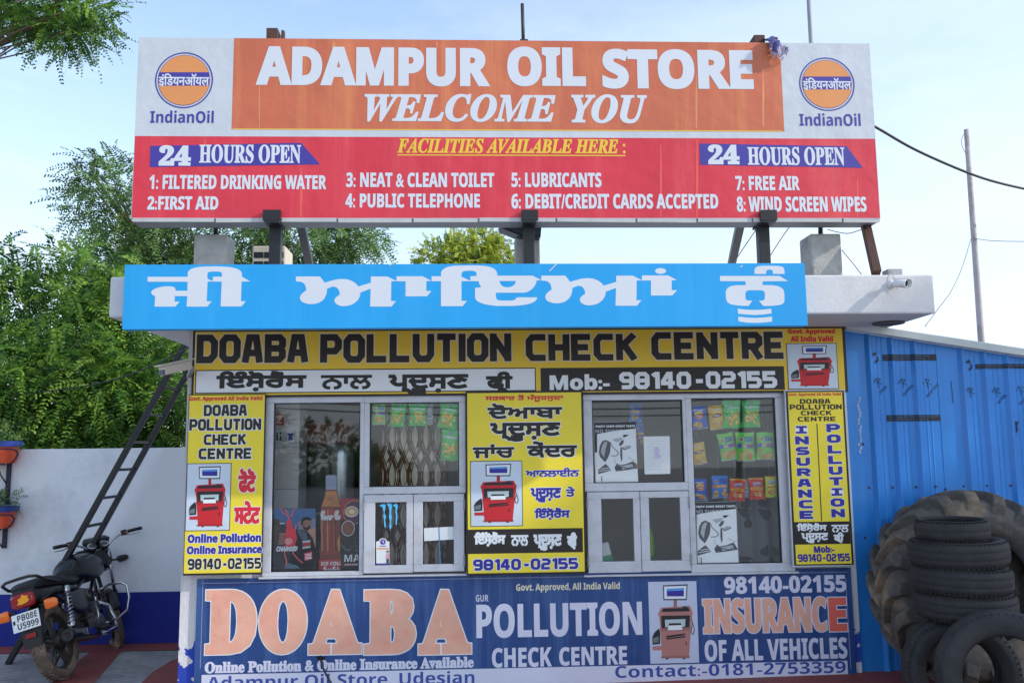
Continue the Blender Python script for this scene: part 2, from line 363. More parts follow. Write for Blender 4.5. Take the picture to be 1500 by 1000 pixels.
# ------------------------------------------------------------ ground
def ground_mat():
    m = M('grey interlocking pavers', S(158,156,157), .85, .22, 1.3, bump=.3, bscale=25, dirt=S(96,92,90), dirt_amt=.6, dscale=3)
    t = m.node_tree; n = t.nodes.new; l = t.links.new; b = t.nodes['Principled BSDF']
    g = n('ShaderNodeNewGeometry'); mpn = n('ShaderNodeMapping'); mpn.inputs['Rotation'].default_value = (0, 0, .5); l(g.outputs['Position'], mpn.inputs[0])
    w = n('ShaderNodeTexNoise'); w.inputs['Scale'].default_value = 9; l(mpn.outputs[0], w.inputs[0])
    va = n('ShaderNodeVectorMath'); va.operation = 'MULTIPLY_ADD'; va.inputs[1].default_value = (.05, .05, 0); l(w.outputs[1], va.inputs[0]); l(mpn.outputs[0], va.inputs[2])
    br = n('ShaderNodeTexBrick'); br.inputs['Scale'].default_value = 4.2; br.inputs['Mortar Size'].default_value = .025; br.inputs['Color1'].default_value = (1,1,1,1); br.inputs['Color2'].default_value = (.9,.9,.91,1); br.inputs['Mortar'].default_value = (.7,.69,.68,1)
    l(va.outputs[0], br.inputs[0])
    src = b.inputs['Base Color'].links[0].from_socket; mm = n('ShaderNodeMix'); mm.data_type = 'RGBA'; mm.blend_type = 'MULTIPLY'; mm.inputs[0].default_value = 1
    l(src, mm.inputs[6]); l(br.outputs[0], mm.inputs[7]); l(mm.outputs[2], b.inputs['Base Color']); return m
REDFL = M('red floor paint', S(142,68,64), .8, .18, 4, bump=.2, dirt=S(120,84,78), dirt_amt=.6, dscale=3)
g = G(); g.add([(-60,-70,0),(60,-70,0),(60,80,0),(-60,80,0)], [(0,1,2,3)]); tag(link('ground', g, ground_mat(), off=(0,0,0)), kind='structure')
WY = 6.25
def sheet(name, pts, z, m):
    g = G(); g.add([(p[0],p[1],z) for p in pts], [list(range(len(pts)))]); o = link(name, g, m, off=(pts[0][0],pts[0][1],z), recalc=False)
    if o.data.polygons[0].normal.z < 0: o.data.flip_normals()
    return tag(o, kind='structure')
P2 = lambda a, b: tuple(gp(a, b))[:2]
sheet('red_path', [P2(60,1012),P2(128,1012),P2(196,932),P2(160,932)], .004, REDFL)
sheet('red_pavement', [P2(196,1012),P2(222,985),P2(250,968),P2(283,956),(-1.9,6.9),(-1.9,4.6),(-2.5,4.6)], .004, REDFL)
sheet('red_kerb_strip', [(-9,7.98),(-2.2,7.98),(-2.2,8.27),(-9,8.27)], .006, REDFL)
# raised red apron under the right half of the front
g = G(); a, b = at(860,999.5,WY), at(1262,984.5,WY)
xs = [a.x-.3, a.x, b.x, 7.5]; zs = [.004, max(.02,a.z), b.z, b.z+.02]; yb, yf = 7.3, 5.0
vs = []
for x, z in zip(xs, zs): vs += [(x,yf,z),(x,yb,z),(x,yf-.04,0)]
fs = []
for i in range(3): fs += [(3*i,3*i+3,3*i+4,3*i+1),(3*i+2,3*i+5,3*i+3,3*i)]
g.add(vs, fs); tag(link('red_apron', g, REDFL), kind='structure'); APZ = b.z
# ------------------------------------------------------------ kiosk
SY = 5.60
KX0, KX1 = at(268,760,WY).x, at(1250,760,WY).x
SZ0, SZ1 = at(1371,459,SY).z, at(1368,402,SY).z
KD = 3.4
kiosk = thing('kiosk', 'single storey white roadside kiosk with an overhanging flat roof and two shop windows', 'kiosk', ((KX0+KX1)/2, WY, 0))
WM = M('white kiosk wall with blue peeling foot', S(222,220,222), .8, .05, 2, bump=.25, bscale=30, dirt=S(150,145,142), dirt_amt=.5, dscale=2.2, streak=True)
def blue_foot(m, z, zmin, col, rag=.0):
    t = m.node_tree; n = t.nodes.new; l = t.links.new; b = t.nodes['Principled BSDF']; src = b.inputs['Base Color'].links[0].from_socket
    g = n('ShaderNodeNewGeometry'); sp = n('ShaderNodeSeparateXYZ'); l(g.outputs['Position'], sp.inputs[0])
    nz = n('ShaderNodeTexNoise'); nz.inputs['Scale'].default_value = 11; nz.inputs['Detail'].default_value = 6; l(g.outputs['Position'], nz.inputs[0])
    a = n('ShaderNodeMath'); a.operation = 'MULTIPLY_ADD'; a.inputs[1].default_value = rag; a.inputs[2].default_value = -rag/2; l(nz.outputs[0], a.inputs[0])
    s = n('ShaderNodeMath'); s.operation = 'ADD'; l(sp.outputs[2], s.inputs[0]); l(a.outputs[0], s.inputs[1])
    c = n('ShaderNodeMath'); c.operation = 'LESS_THAN'; c.inputs[1].default_value = z; l(s.outputs[0], c.inputs[0]); out = c.outputs[0]
    if rag:
        c2 = n('ShaderNodeMath'); c2.operation = 'LESS_THAN'; c2.inputs[1].default_value = .56; l(nz.outputs[0], c2.inputs[0]); mu = n('ShaderNodeMath'); mu.operation = 'MULTIPLY'; l(out, mu.inputs[0]); l(c2.outputs[0], mu.inputs[1]); out = mu.outputs[0]
    mm = n('ShaderNodeMix'); mm.data_type = 'RGBA'; l(out, mm.inputs[0]); l(src, mm.inputs[6]); mm.inputs[7].default_value = (*col, 1); l(mm.outputs[2], b.inputs['Base Color'])
blue_foot(WM, .42, 0, S(42,70,178), .25)
def wx(px, py=710): return at(px, py, WY).x
LW = (wx(388), wx(682.5), at(535,841,WY).z, at(535,578,WY).z); RW = (wx(855.8), wx(1157), at(1005,836,WY).z, at(1005,576,WY).z)
TH = .14; g = G(); y0, y1 = WY, WY+TH; zt = SZ0-.002
for x0, x1, z0, z1 in ((KX0,LW[0],0,zt),(LW[1],RW[0],0,zt),(RW[1],KX1,0,zt),(LW[0],LW[1],0,LW[2]),(LW[0],LW[1],LW[3],zt),(RW[0],RW[1],0,RW[2]),(RW[0],RW[1],RW[3],zt)):
    g.box(x0, x1, y0, y1, z0, z1)
g.box(KX0, KX0+TH, y1, WY+KD, 0, zt); g.box(KX1-TH, KX1, y1, WY+KD, 0, zt); g.box(KX0+TH, KX1-TH, WY+KD-TH, WY+KD, 0, zt)
link('wall', g, WM, kiosk)
INT = M('cream interior wall', S(200,192,180), .85, .06)
g = G(); yb = WY+1.34
g.box(KX0+TH+.01, KX1-TH-.01, yb, yb+.05, .02, zt-.05, 0); g.box(KX0+TH+.01, KX1-TH-.01, y1+.01, yb, .02, .05, 0)
link('partition', g, INT, kiosk)
sx0, sx1 = at(160,435,SY).x, at(1369,430,SY).x
g = G(); g.box(sx0, sx1, SY, WY+KD+.3, SZ0, SZ1)
rf = link('roof', g, SLABW, kiosk, bev=.012)
def stub(px0, px1, ptop, Y):
    x0, x1 = at(px0,380,Y).x, at(px1,380,Y).x; z1 = at(px0,ptop,Y).z; g = G()
    g.box(x0, x1, Y, Y+(x1-x0), SZ1-.002, z1); g.tube([((x0+x1)/2, Y+.1, z1-.05), ((x0+x1)/2+.01, Y+.1, z1+.12)], .016, 8, 1); return link('column_stub', g, [CONC, BLK], kiosk, bev=.012)
stub(283,331,343,SY+.26); stub(755,791,345,SY+.38); stub(1189,1234,342,SY+.22)
g = G(); c = at(1301,467.5,SY+.4); c.z = SZ0; g.lathe([(.0,-.004),(.075,-.004),(.085,-.012),(.105,-.012),(.11,-.001)], c, n=28); link('downlight', g, [M('bronze ring', S(92,78,66), .4, .1)], kiosk)
# windows
GLASS = bpy.data.materials.new('window glass'); GLASS.use_nodes = True; t = GLASS.node_tree; t.nodes.remove(t.nodes['Principled BSDF']); n = t.nodes.new
tr = n('ShaderNodeBsdfTransparent'); tr.inputs[0].default_value = (.985,.99,.99,1); gl = n('ShaderNodeBsdfGlossy'); gl.inputs['Roughness'].default_value = .015; gl.inputs[0].default_value = (.95,.97,1,1)
fr = n('ShaderNodeFresnel'); fr.inputs[0].default_value = 1.52; ms = n('ShaderNodeMixShader'); t.links.new(fr.outputs[0], ms.inputs[0]); t.links.new(tr.outputs[0], ms.inputs[1]); t.links.new(gl.outputs[0], ms.inputs[2]); t.links.new(ms.outputs[0], t.nodes['Material Output'].inputs[0])
def X(px, py, Y=WY): return at(px, py, Y).x
def Z(px, py, Y=WY): return at(px, py, Y).z
def ring(g, o, i, ya, yb, m=0):
    """rectangular frame between outer o and inner i = (x0, x1, z0, z1): butted pieces"""
    g.box(o[0],o[1],ya,yb,o[2],i[2],m); g.box(o[0],o[1],ya,yb,i[3],o[3],m); g.box(o[0],i[0],ya,yb,i[2],i[3],m); g.box(i[1],o[1],ya,yb,i[2],i[3],m)
def pane(bx, y, parent):
    g = G(); e = .004; g.box(bx[0]-e, bx[1]+e, y, y+.005, bx[2]-e, bx[3]+e); return link('pane', g, GLASS, parent)
def window(bx, panes, splits, shutters, label_part):
    w = G(); yf, yb = WY-.028, WY+.05
    fr = w
    for o, i in splits: ring(fr, o, i, yf, yb)
    f = link('window_frame', fr, ALU, kiosk, bev=.004)
    g = G()
    for o, i in splits: ring(g, (i[0]-.001,i[1]+.001,i[2]-.001,i[3]+.001), (i[0]+.006,i[1]-.006,i[2]+.006,i[3]-.006), yf+.012, yf+.03)
    link('glazing_seal', g, BLK, f)
    for p in panes: pane(p, WY, f)
    for o, i, hs in shutters:
        g = G(); ring(g, o, i, yf-.012, yf+.02)
        for zz in (o[2]+.12*(o[3]-o[2]), o[3]-.16*(o[3]-o[2])):
            hx = o[0] if hs < 0 else o[1]; g.box(hx-.007, hx+.007, yf-.018, yf-.0125, zz-.03, zz+.05, 1)
        sh = link('shutter', g, [ALU, GREY], kiosk, bev=.003); pane(i, yf, sh)
def rx(x0, y0, x1, y1): return (X(x0,(y0+y1)/2), X(x1,(y0+y1)/2), Z((x0+x1)/2,y1), Z((x0+x1)/2,y0))
# left window: one tall pane, one square pane over two shutters
Lf = rx(388,578,682.5,841)
mL = X(533.5,710); pL = rx(400,590,527.5,836); pM = rx(542,589.5,672.5,712); tz = Z(607,722.5)
pL = (pL[0],pL[1],pL[2],pL[3])
window(Lf, [pL, pM], [((Lf[0],mL,Lf[2],Lf[3]), pL), ((mL,Lf[1],tz,Lf[3]), pM)],
       [((mL+.004,X(605.3,780),Lf[2]+.012,tz-.004), rx(550,734.7,595.8,826.5), -1), ((X(606.2,780),Lf[1]-.012,Lf[2]+.016,tz-.004), rx(619.7,733.6,665,825), 1)], 'left')
Rf = rx(855.8,576,1157,838)
mR = X(1007,710); pA = rx(867.4,586,1000,706.5); pB = rx(1015.5,583,1139,824.5); tz = Z(935,718.5)
window(Rf, [pA, pB], [((Rf[0],mR,tz,Rf[3]), pA), ((mR,Rf[1],Rf[2],Rf[3]), pB)],
       [((Rf[0]+.012,X(936.8,775),Rf[2]+.012,tz-.004), rx(880.5,729.7,927,821), -1), ((X(937.6,775),mR-.004,Rf[2]+.016,tz-.004), rx(950,728,995.6,819.6), 1)], 'right')
for q in (Lf, Rf):
    g = G(); g.box(q[0]-.02, q[1]+.02, WY-.045, WY-.0005, q[2]-.014, q[2]-.001); link('window_sill', g, ALU, kiosk, bev=.003)
# ------------------------------------------------------------ picture of the test machine printed on several signs
def machine(s, box, L, red, tray=True, frame=True, bgm=None):
    x0, y0, x1, y1 = box; f = lambda P: [(x0+(a-548)/262*(x1-x0), y0+(b-395)/327*(y1-y0)) for a, b in P]
    PB = bgm or M('pale picture ground', S(206,218,232), .5, .05, 8); DK = M('dark picture print', S(40,36,42), .5, .1, 8); RD = M(*red); RD2 = M(red[0]+' deep', tuple(c*.72 for c in red[1]), .5, .08, 8)
    if frame: s.rect((x0-1,y0-1,x1+1,y1+1), BLACKP, L)
    s.rect(box, PB, L+1); L += 2
    s.poly(f([(622,410),(755,406),(750,470),(624,470)]), M('monitor bezel print', S(46,66,88), .5, .05), L)
    s.poly(f([(628,415),(749,412),(745,464),(629,465)]), WHITEP, L+1); s.poly(f([(642,424),(735,421),(734,454),(643,454)]), NAVY, L+2); s.poly(f([(642,424),(735,421),(735,431),(642,433)]), M('light blue print', S(90,160,230), .5, .05), L+3)
    s.poly(f([(680,470),(697,470),(697,500),(680,500)]), RD2, L)
    s.poly(f([(597,520),(783,520),(776,560),(762,700),(617,700),(606,560)]), RD, L)
    s.poly(f([(610,500),(768,492),(784,522),(594,529)]), RD, L+1); s.poly(f([(622,503),(760,500),(767,514),(614,517)]), DK, L+2)
    s.poly(f([(728,494),(752,494),(754,500),(726,500)]), DK, L+2)
    s.poly(f([(612,532),(768,530),(764,578),(614,582)]), DK, L+2); s.poly(f([(632,548),(743,545),(741,575),(634,578)]), M('printer print', S(190,205,208), .5, .05), L+3)
    s.poly(f([(655,562),(718,561),(722,570),(650,571)]), DK, L+4); s.poly(f([(650,571),(724,569),(726,588),(648,590)]), WHITEP, L+5)
    s.poly(f([(606,583),(768,579),(767,590),(607,594)]), RD2, L+2)
    s.poly(f([(642,612),(745,602),(735,610),(640,620)]), DK, L+3); s.poly(f([(640,622),(745,612),(742,618),(640,627)]), DK, L+3); s.poly(f([(744,635),(749,634),(749,650),(745,650)]), DK, L+3)
    if tray:
        s.poly(f([(565,655),(617,652),(617,670),(566,670)]), RD, L+1); s.poly(f([(564,618),(575,600),(600,582),(607,600),(606,645),(566,648)]), DK, L+2); s.poly(f([(568,622),(598,614),(598,638),(569,641)]), M('grey device print', S(110,122,122), .5, .1), L+3)
    s.line(f([(776,545),(786,570),(792,590),(785,607),(774,600),(776,580),(783,560)]), .9, DK, L+1)
    s.poly(f([(636,700),(652,700),(650,707),(638,707)]), DK, L); s.poly(f([(728,700),(744,700),(742,706),(730,706)]), DK, L); s.poly(f([(612,694),(766,692),(766,701),(612,702)]), RD2, L+3)
RED = ('machine red print', S(205,34,44), .5, .06, 8)
G1, G2, G3, G4 = 'ਇੰਸ਼ੋਰੈਂਸ', 'ਨਾਲ', 'ਪ੍ਦੂਸ਼ਣ', 'ਫ੍ੀ'
# ------------------------------------------------------------ header sign
s = Sign(WY-.055, [BLACKP]); s.body((281.5,480,1240,578), .05, BLACKP); s.rect((285,483.5,1236,575), YELH, 1)
s.rect((286,540,785,574.5), BLACKP, 2); s.rect((287.5,541.5,783.5,573), WHITEP, 3); s.rect((792,537.5,1149,572), BLACKP, 3)
OUTL = M('pale lettering outline', S(228,208,170), .5, .05)
for w, b in (('DOABA',(288,489.5,452,531.5)),('POLLUTION',(469,488.5,749,530.5)),('CHECK',(770,487.5,933,529)),('CENTRE',(954,486,1147,527.5))): s.text(w, b, BLACKP, 4, 'block', .03, (.04, OUTL))
for w, b in ((G1,(317,543,449,573)),(G2,(470,549,545,570)),(G3,(569,548,686,578)),(G4,(712,544,751,575))): s.text(w, b, BLACKP, 5, 'ind', .055)
s.text('Mob:-', (805,548,893,571), WHITEP, 5, 'sans', .04); s.text('98140-02155', (907,544,1138,569), WHITEP, 5, 'block', .03)
s.text('Govt. Approved', (1154,481.5,1223,490.5), REDP, 4, 'sans', .04); s.text('All India Valid', (1158,491.5,1220,500.5), REDP, 4, 'sans', .04)
machine(s, (1154,503.5,1226,569), 4, RED)
s.done('header_sign', 'long yellow header sign with black pollution check lettering above the shop windows', 'sign')
# ------------------------------------------------------------ left sign
s = Sign(WY-.075, [BLACKP]); s.body((272.5,577,386,841.5), .02, BLACKP); s.rect((273.5,578.5,385,838.5), YEL, 1)
s.text('Govt. Approved All India Valid', (276,580,384.5,588), REDP, 3, 'sans', .03)
for w, b in (('DOABA',(298.6,592.5,362,609)),('POLLUTION',(277.4,613,382.7,630)),('CHECK',(298.6,635,360.7,651.5)),('CENTRE',(291,656,368,672.5))): s.text(w, b, BLACKP, 3, 'block', .03, (.06, WHITEP))
machine(s, (273.5,679,337,776), 3, RED)
s.text('ਫੋਟੋ', (349,686,375,721), REDP, 3, 'ind', .05, (.03, WHITEP)); s.text('ਸਟੇਟ', (343,733,381.3,767), REDP, 3, 'ind', .05, (.03, WHITEP))
s.text('Online Pollution', (275,781,382.7,794), NAVY, 3, 'sans', .05, (.06, WHITEP)); s.text('Online Insurance', (274,798,384,810.5), NAVY, 3, 'sans', .05, (.06, WHITEP))
s.text('98140-02155', (275,817,382.7,833), BLACKP, 3, 'block', .02, (.05, WHITEP))
s.done('wall_sign', 'narrow yellow wall sign at the kiosk corner reading online pollution and online insurance in blue', 'sign')
# ------------------------------------------------------------ centre sign
s = Sign(WY-.075, [BLACKP]); s.body((683,572.5,856,841), .04, BLACKP); s.rect((685,575,853.8,838), YEL, 1)
s.text('ਸਰਕਾਰ ਤੋਂ ਮੰਜ਼ੂਰਸ਼ੁਦਾ', (710.7,577.5,825.3,588.5), REDP, 3, 'ind', .04)
for w, b in (('ਦੋਆਬਾ',(714,590,823.6,613)),(G3,(718,618.6,821,646.5)),('ਜਾਂਚ',(692.5,650,753.4,670.5)),('ਕੇਂਦਰ',(772,645.6,845.3,669.5))): s.text(w, b, BLACKP, 3, 'ind', .055, (.04, WHITEP))
machine(s, (690,675.5,764.5,769.5), 3, RED)
for w, b in (('ਆਨਲਾਈਨ',(770,684.7,848.5,698)),(G3,(777.5,714,822,735.5)),('ਤੇ',(829,712,842,727)),(G1,(783,743,835,761))): s.text(w, b, NAVY, 3, 'ind', .05, (.04, WHITEP))
s.rect((685,774,853.8,809.5), BLACKP, 2)
for w, b in ((G1,(694.5,778.5,740.5,800)),(G2,(748.5,783,774,799)),(G3,(781.5,782,823,806)),(G4,(830.5,779,845.3,804))): s.text(w, b, WHITEP, 3, 'ind', .055)
s.text('98140-02155', (693,817.5,847,834), NAVY, 3, 'block', .03, (.06, WHITEP))
s.done('centre_sign', 'yellow and black sign in Gurmukhi script between the two shop windows', 'sign')
# ------------------------------------------------------------ right sign
s = Sign(WY-.085, [BLACKP]); s.body((1155.5,570.5,1245,829.5), .02, ALU); s.rect((1157,572,1243.5,827.5), BLACKP, 1); s.rect((1160,574,1240.5,825.5), YEL, 2)
def rs(b): # the photo shows this sign leaning: lay it out upright
    ym = (b[1]+b[3])/2; d = 0.0; return (b[0]-d, b[1], b[2]-d, b[3])
s.text('Govt. Approved All India Valid', rs((1154.5,575,1232,580.5)), REDP, 3, 'sans', .03)
for w, b in (('DOABA',(1171.5,584,1216,591)),('POLLUTION',(1156.5,592,1233,599.6)),('CHECK',(1173,601,1218,608)),('CENTRE',(1168.5,610,1223.6,617))): s.text(w, rs(b), BLACKP, 3, 'block', .03)
s.line([(1196.5,620),(1203.4,762)], 1.5, BLACKP, 3)
for word, xa, ya, yb in (('INSURANCE',1178.5,621.5,761.5),('POLLUTION',1222.5,619,759)):
    for i, ch in enumerate(word):
        h = (yb-ya)/len(word); yy = ya+h*i; hw = 4 if ch == 'I' else 10
        xx = (1173.5 if xa < 1200 else 1220.3)+(yy+h/2-625)*.057
        if ch == 'I': s.rect((xx-9,yy+1.2,xx+9,yy+h-1.6), WHITEP, 3); s.rect((xx-8,yy+2,xx+8,yy+5), NAVY, 4); s.rect((xx-8,yy+h-5.4,xx+8,yy+h-2.4), NAVY, 4); s.rect((xx-3,yy+2,xx+3,yy+h-2.4), NAVY, 5)
        else: s.text(ch, (xx-hw,yy+1.5,xx+hw,yy+h-2), NAVY, 4, 'block', .06, (.06, WHITEP))
s.rect((1163.5,763.5,1245,796.5), BLACKP, 3)
for w, b in ((G1,(1167,765.5,1211,779)),(G2,(1218,768,1243,779)),(G3,(1174,780,1213,795)),(G4,(1221,779,1236,795))): s.text(w, b, WHITEP, 4, 'ind', .05)
s.text('Mob:-', (1192,798.6,1222,809), NAVY, 3, 'sans', .05); s.text('98140-02155', (1168.5,810.5,1245,822), NAVY, 3, 'block', .03)
s.done('vertical_sign', 'tall narrow yellow sign with insurance and pollution spelled downwards beside the blue tin wall', 'sign')
# ------------------------------------------------------------ bottom banner
s = Sign(WY-.02, [BANB]); s.body((286,839.5,1252,1026), .016, BANB)
fr = M('pale banner line', S(150,150,190), .5)
for b in ((295,845,1243,845.9),(295,846,296,978),(1242,846,1243,978)): s.rect(b, fr, 1)
for ch, a, b in (('D',299.3,377.5),('O',378,451),('A',451,531.5),('B',532,610.7),('A',611.5,691.8)): s.text(ch, (a+1.5,863,b-1.5,957.5), SALM, 3, 'serif', .066, (.016, WHITEP))
s.text('Online Pollution & Online Insurance Available', (300,964.5,694,981.5), LILA, 2, 'serif', .05)
s.rect((295,977.3,1243,1024), LILA, 1); s.text('Adampur Oil Store, Udesian', (303,985.5,695,1010), BANN, 2, 'sans', .0); s.text('Contact:-0181-2753359', (901,971,1239,988.5), BANN, 2, 'sans', .0)
s.text('GUR', (697,870.5,715.4,880.5), LILA, 2, 'sans'); s.text('POLLUTION', (697.7,882,940.8,932), LILA, 2, 'sans', .02); s.text('CHECK', (720.5,947.5,808,976.5), LILA, 2, 'sans', .02); s.text('CENTRE', (819,946,918.5,973.5), LILA, 2, 'sans', .02)
s.text('Govt. Approved, All India Valid', (756,853,908,866.5), M('cream banner lettering', S(226,218,190), .5), 2, 'sans', .01)
machine(s, (951,851,1022,970.5), 2, ('machine tan print', S(186,126,118), .5, .06, 8), frame=False, bgm=M('lilac picture ground', S(200,206,228), .5, .04))
s.text('98140-02155', (1060.4,842.5,1239.5,868), LILA, 2, 'sans', .03); s.text('OF ALL VEHICLES', (1032,934.5,1241,966), LILA, 2, 'sans', .02)
s.text('INSURANC', (1030,875,1211,926), SALM, 3, 'sans', .03, (.03, LILA)); s.text('E', (1214,874.5,1240,924), BANR, 3, 'sans', .03, (.03, LILA))
# torn hole with the cable behind it
s.poly([(463,961),(470,959),(474,962),(476,959.5),(476,965),(472,967),(466,966)], M('torn dark hole', S(26,22,22), .9), 4)
s.done('banner', 'faded blue banner with large salmon lettering along the foot of the kiosk front', 'banner')
g = G(); Yb = WY-.03
g.tube([at(469,962,WY-.0), at(469.5,965,Yb-.02), at(472,975,Yb-.03), at(477,986,Yb-.04), at(486,1001,Yb-.05), at(500,1020,Yb-.06)], .0065, 8)
tag(link('black_cable', g, BLK), 'black cable coming out of a torn hole in the blue banner', 'cable')
# ------------------------------------------------------------ blue welcome board
BY = SY-.10; s = Sign(BY, [SKYB]); s.body((181,386.5,1181,479.5), .08, SKYB)
def conv(P, o, k): return [(o[0]+a/k, o[1]+b/k) for a, b in P]
def jj(P, sc, o, holes=()): s.poly(conv(P, o, sc), FLEXT, 1, [conv(h, o, sc) for h in holes])
def sm(P, n=1):
    """round an outline a little (corner cutting) for the curved letters"""
    for _ in range(n):
        q = []
        for i in range(len(P)):
            a, b = P[i], P[(i+1) % len(P)]; q += [(.8*a[0]+.2*b[0], .8*a[1]+.2*b[1]), (.2*a[0]+.8*b[0], .2*a[1]+.8*b[1])]
        P = q
    return P
o1 = (200,380)
jj([(135,212),(625,212),(625,165),(632,145),(650,128),(675,112),(705,102),(780,90),(860,86),(950,85),(1040,86),(1120,91),(1170,98),(1215,110),(1250,125),(1275,145),(1287,170),(1287,210),(1388,268),(1283,270),(1275,510),(1335,510),(1280,573),(1027,573),(1040,270),(868,270),(857,510),(917,512),(862,575),(610,575),(620,447),(468,447),(465,515),(527,515),(472,575),(220,575),(228,447),(205,438),(187,422),(178,400),(188,382),(210,365),(245,349),(285,338),(330,330),(375,327),(420,328),(452,335),(468,345),(475,362),(475,382),(620,382),(624,272),(135,272)], 8.333, o1,
   [[(865,200),(866,175),(872,160),(888,152),(920,148),(995,148),(1025,153),(1038,162),(1043,180),(1043,210),(933,210),(930,262),(925,262),(867,235)]])
A1 = [(92,170),(332,170),(380,232),(420,220),(460,208),(500,199),(545,195),(580,196),(610,200),(638,209),(660,220),(682,234),(700,252),(716,270),(840,232),(840,170),(1005,170),(1092,213),(1097,213),(1097,168),(1357,168),(1445,213),(1394,218),(1394,315),(1447,315),(1400,368),(1187,368),(1187,218),(1045,218),(1042,415),(1092,415),(1047,470),(833,470),(838,292),(736,330),(734,352),(726,378),(714,400),(696,420),(665,443),(640,454),(610,462),(580,466),(550,466),(520,458),(498,446),(483,430),(476,410),(480,395),(490,380),(507,366),(530,352),(528,330),(522,310),(512,293),(498,280),(480,273),(465,271),(448,274),(402,293),(401,320),(398,340),(388,368),(372,394),(350,415),(325,430),(300,439),(270,445),(240,446),(208,443),(180,435),(156,424),(140,408),(131,388),(134,370),(142,352),(165,330),(195,308),(193,285),(187,264),(177,245),(162,232),(145,225),(125,221),(92,220)]
jj(A1, 6.818, (420,380)); jj(A1, 6.818, (420+359.4,378.8))
jj([(83,168),(177,168),(177,130),(183,115),(195,101),(215,87),(240,76),(278,68),(320,63),(380,61),(450,60),(520,60),(580,62),(630,67),(670,76),(700,88),(722,105),(733,122),(737,140),(740,162),(1092,162),(1180,207),(1130,210),(1129,228),(1122,247),(1112,265),(1098,283),(1080,300),(1058,315),(1035,326),(1005,332),(725,332),(725,370),(729,388),(738,400),(752,408),(780,410),(880,410),(900,407),(918,400),(935,378),(1137,378),(1134,395),(1124,410),(1105,424),(1078,436),(1045,446),(1000,455),(940,461),(880,464),(740,464),(690,459),(640,452),(600,443),(565,430),(540,416),(525,400),(518,380),(518,282),(580,280),(566,258),(558,240),(552,217),(382,217),(382,412),(435,414),(393,466),(177,466),(177,217),(83,217)], 6.818, (620,380),
   [[(382,165),(383,140),(392,124),(412,116),(450,113),(490,113),(515,118),(528,128),(532,142),(532,165),(470,168),(470,210),(462,210),(382,172)], [(760,215),(925,215),(921,232),(912,248),(898,262),(880,271),(860,276),(840,278),(818,276),(798,270),(781,258),(769,243)]])
s.ell(967.6,396.9,8,4.2,FLEXT,1)
o5 = (1020,380)
jj([(752,188),(750,145),(755,122),(768,104),(790,92),(830,84),(880,82),(1010,82),(1060,84),(1098,90),(1120,101),(1133,118),(1138,140),(1140,187),(990,187),(988,158),(982,143),(966,134),(945,131),(924,134),(909,143),(903,158),(903,188)], 8.824, o5)
jj([(303,213),(1075,213),(1185,280),(855,283),(857,332),(960,332),(1010,336),(1050,344),(1085,357),(1110,375),(1128,397),(1136,425),(1138,450),(1138,540),(1130,560),(1110,576),(1080,587),(1040,593),(990,598),(940,600),(865,600),(808,532),(855,531),(874,525),(884,508),(885,480),(885,440),(880,422),(865,406),(840,398),(690,398),(662,402),(643,415),(633,440),(634,485),(638,510),(646,522),(664,530),(722,533),(675,600),(610,599),(560,597),(500,590),(450,580),(420,566),(400,548),(388,525),(382,500),(378,430),(383,402),(398,376),(425,354),(460,341),(500,335),(560,332),(637,332),(635,282),(308,280)], 8.824, o5)
jj([(532,636),(640,648),(750,652),(860,648),(968,636),(972,697),(860,712),(755,717),(650,712),(540,700)], 8.824, o5); jj([(540,738),(650,750),(760,755),(870,750),(977,738),(980,802),(870,815),(765,820),(650,815),(545,800)], 8.824, o5)
for a, b, c, d in ((805,397,815,387),(570,389,575,386),(1084,391,1088,389)): s.line([(a,b),(c,d)], 1.6, FLEXW, 2)
s.done('welcome_board', 'long sky blue board with white Gurmukhi lettering fixed to the roof edge', 'sign')
# ------------------------------------------------------------ hoarding
HY = SY+.08; s = Sign(HY, [FLEXW])
bx = (197.5,59.5,1281.5,320); x0, x1, z0, z1 = s.xz(bx); HX0, HX1, HZ0, HZ1 = x0, x1, z0, z1
hoard = thing('hoarding', 'large red, white and orange oil store hoarding on black posts above the kiosk roof', 'hoarding', ((x0+x1)/2, HY, SZ1))
s.body(bx, .005, FLEXW); zr = s.xz((197.5,201.5,1281.5,320))[3]; s.put([(x0+.003,z0+.003),(x1-.003,z0+.003),(x1-.003,zr),(x0+.003,zr)], [(0,1,2,3)], 1, REDF); s.rect((341,59.5,1145.5,191.3), ORNG, 1); s.rect((341,190.2,1145.5,191.6), GOLD, 2)
for w, b in (('ADAMPUR',(376,69.5,716,126.5)),('OIL',(743,69,858,127)),('STORE',(882,72.5,1103,131))): s.text(w, b, FLEXT, 3, 'sans', .045)
s.text('WELCOME', (534,138,814,179), FLEXT, 3, 'serifit', .03); s.text('YOU', (837,138.5,948,181), FLEXT, 3, 'serifit', .03)
s.text('FACILITIES AVAILABLE HERE :', (582,203.5,916,225), GOLD, 3, 'serifit', .025); s.rect((582,227,916,228.6), GOLD, 3)
for bxp, t24, th in (([(220.5,214),(441,209.5),(469,241),(219.5,245)], (233,213,280,243), (292,212,441,239.5)), ([(1024.5,210.5),(1240,214.5),(1264,246),(1025.5,241.5)], (1037,212,1083,241), (1095,215.5,1237,242.5))):
    s.poly(bxp, NAVF, 3); s.text('24', t24, FLEXT, 4, 'serif', .05); s.text('HOURS OPEN', th, FLEXT, 4, 'serif', .02)
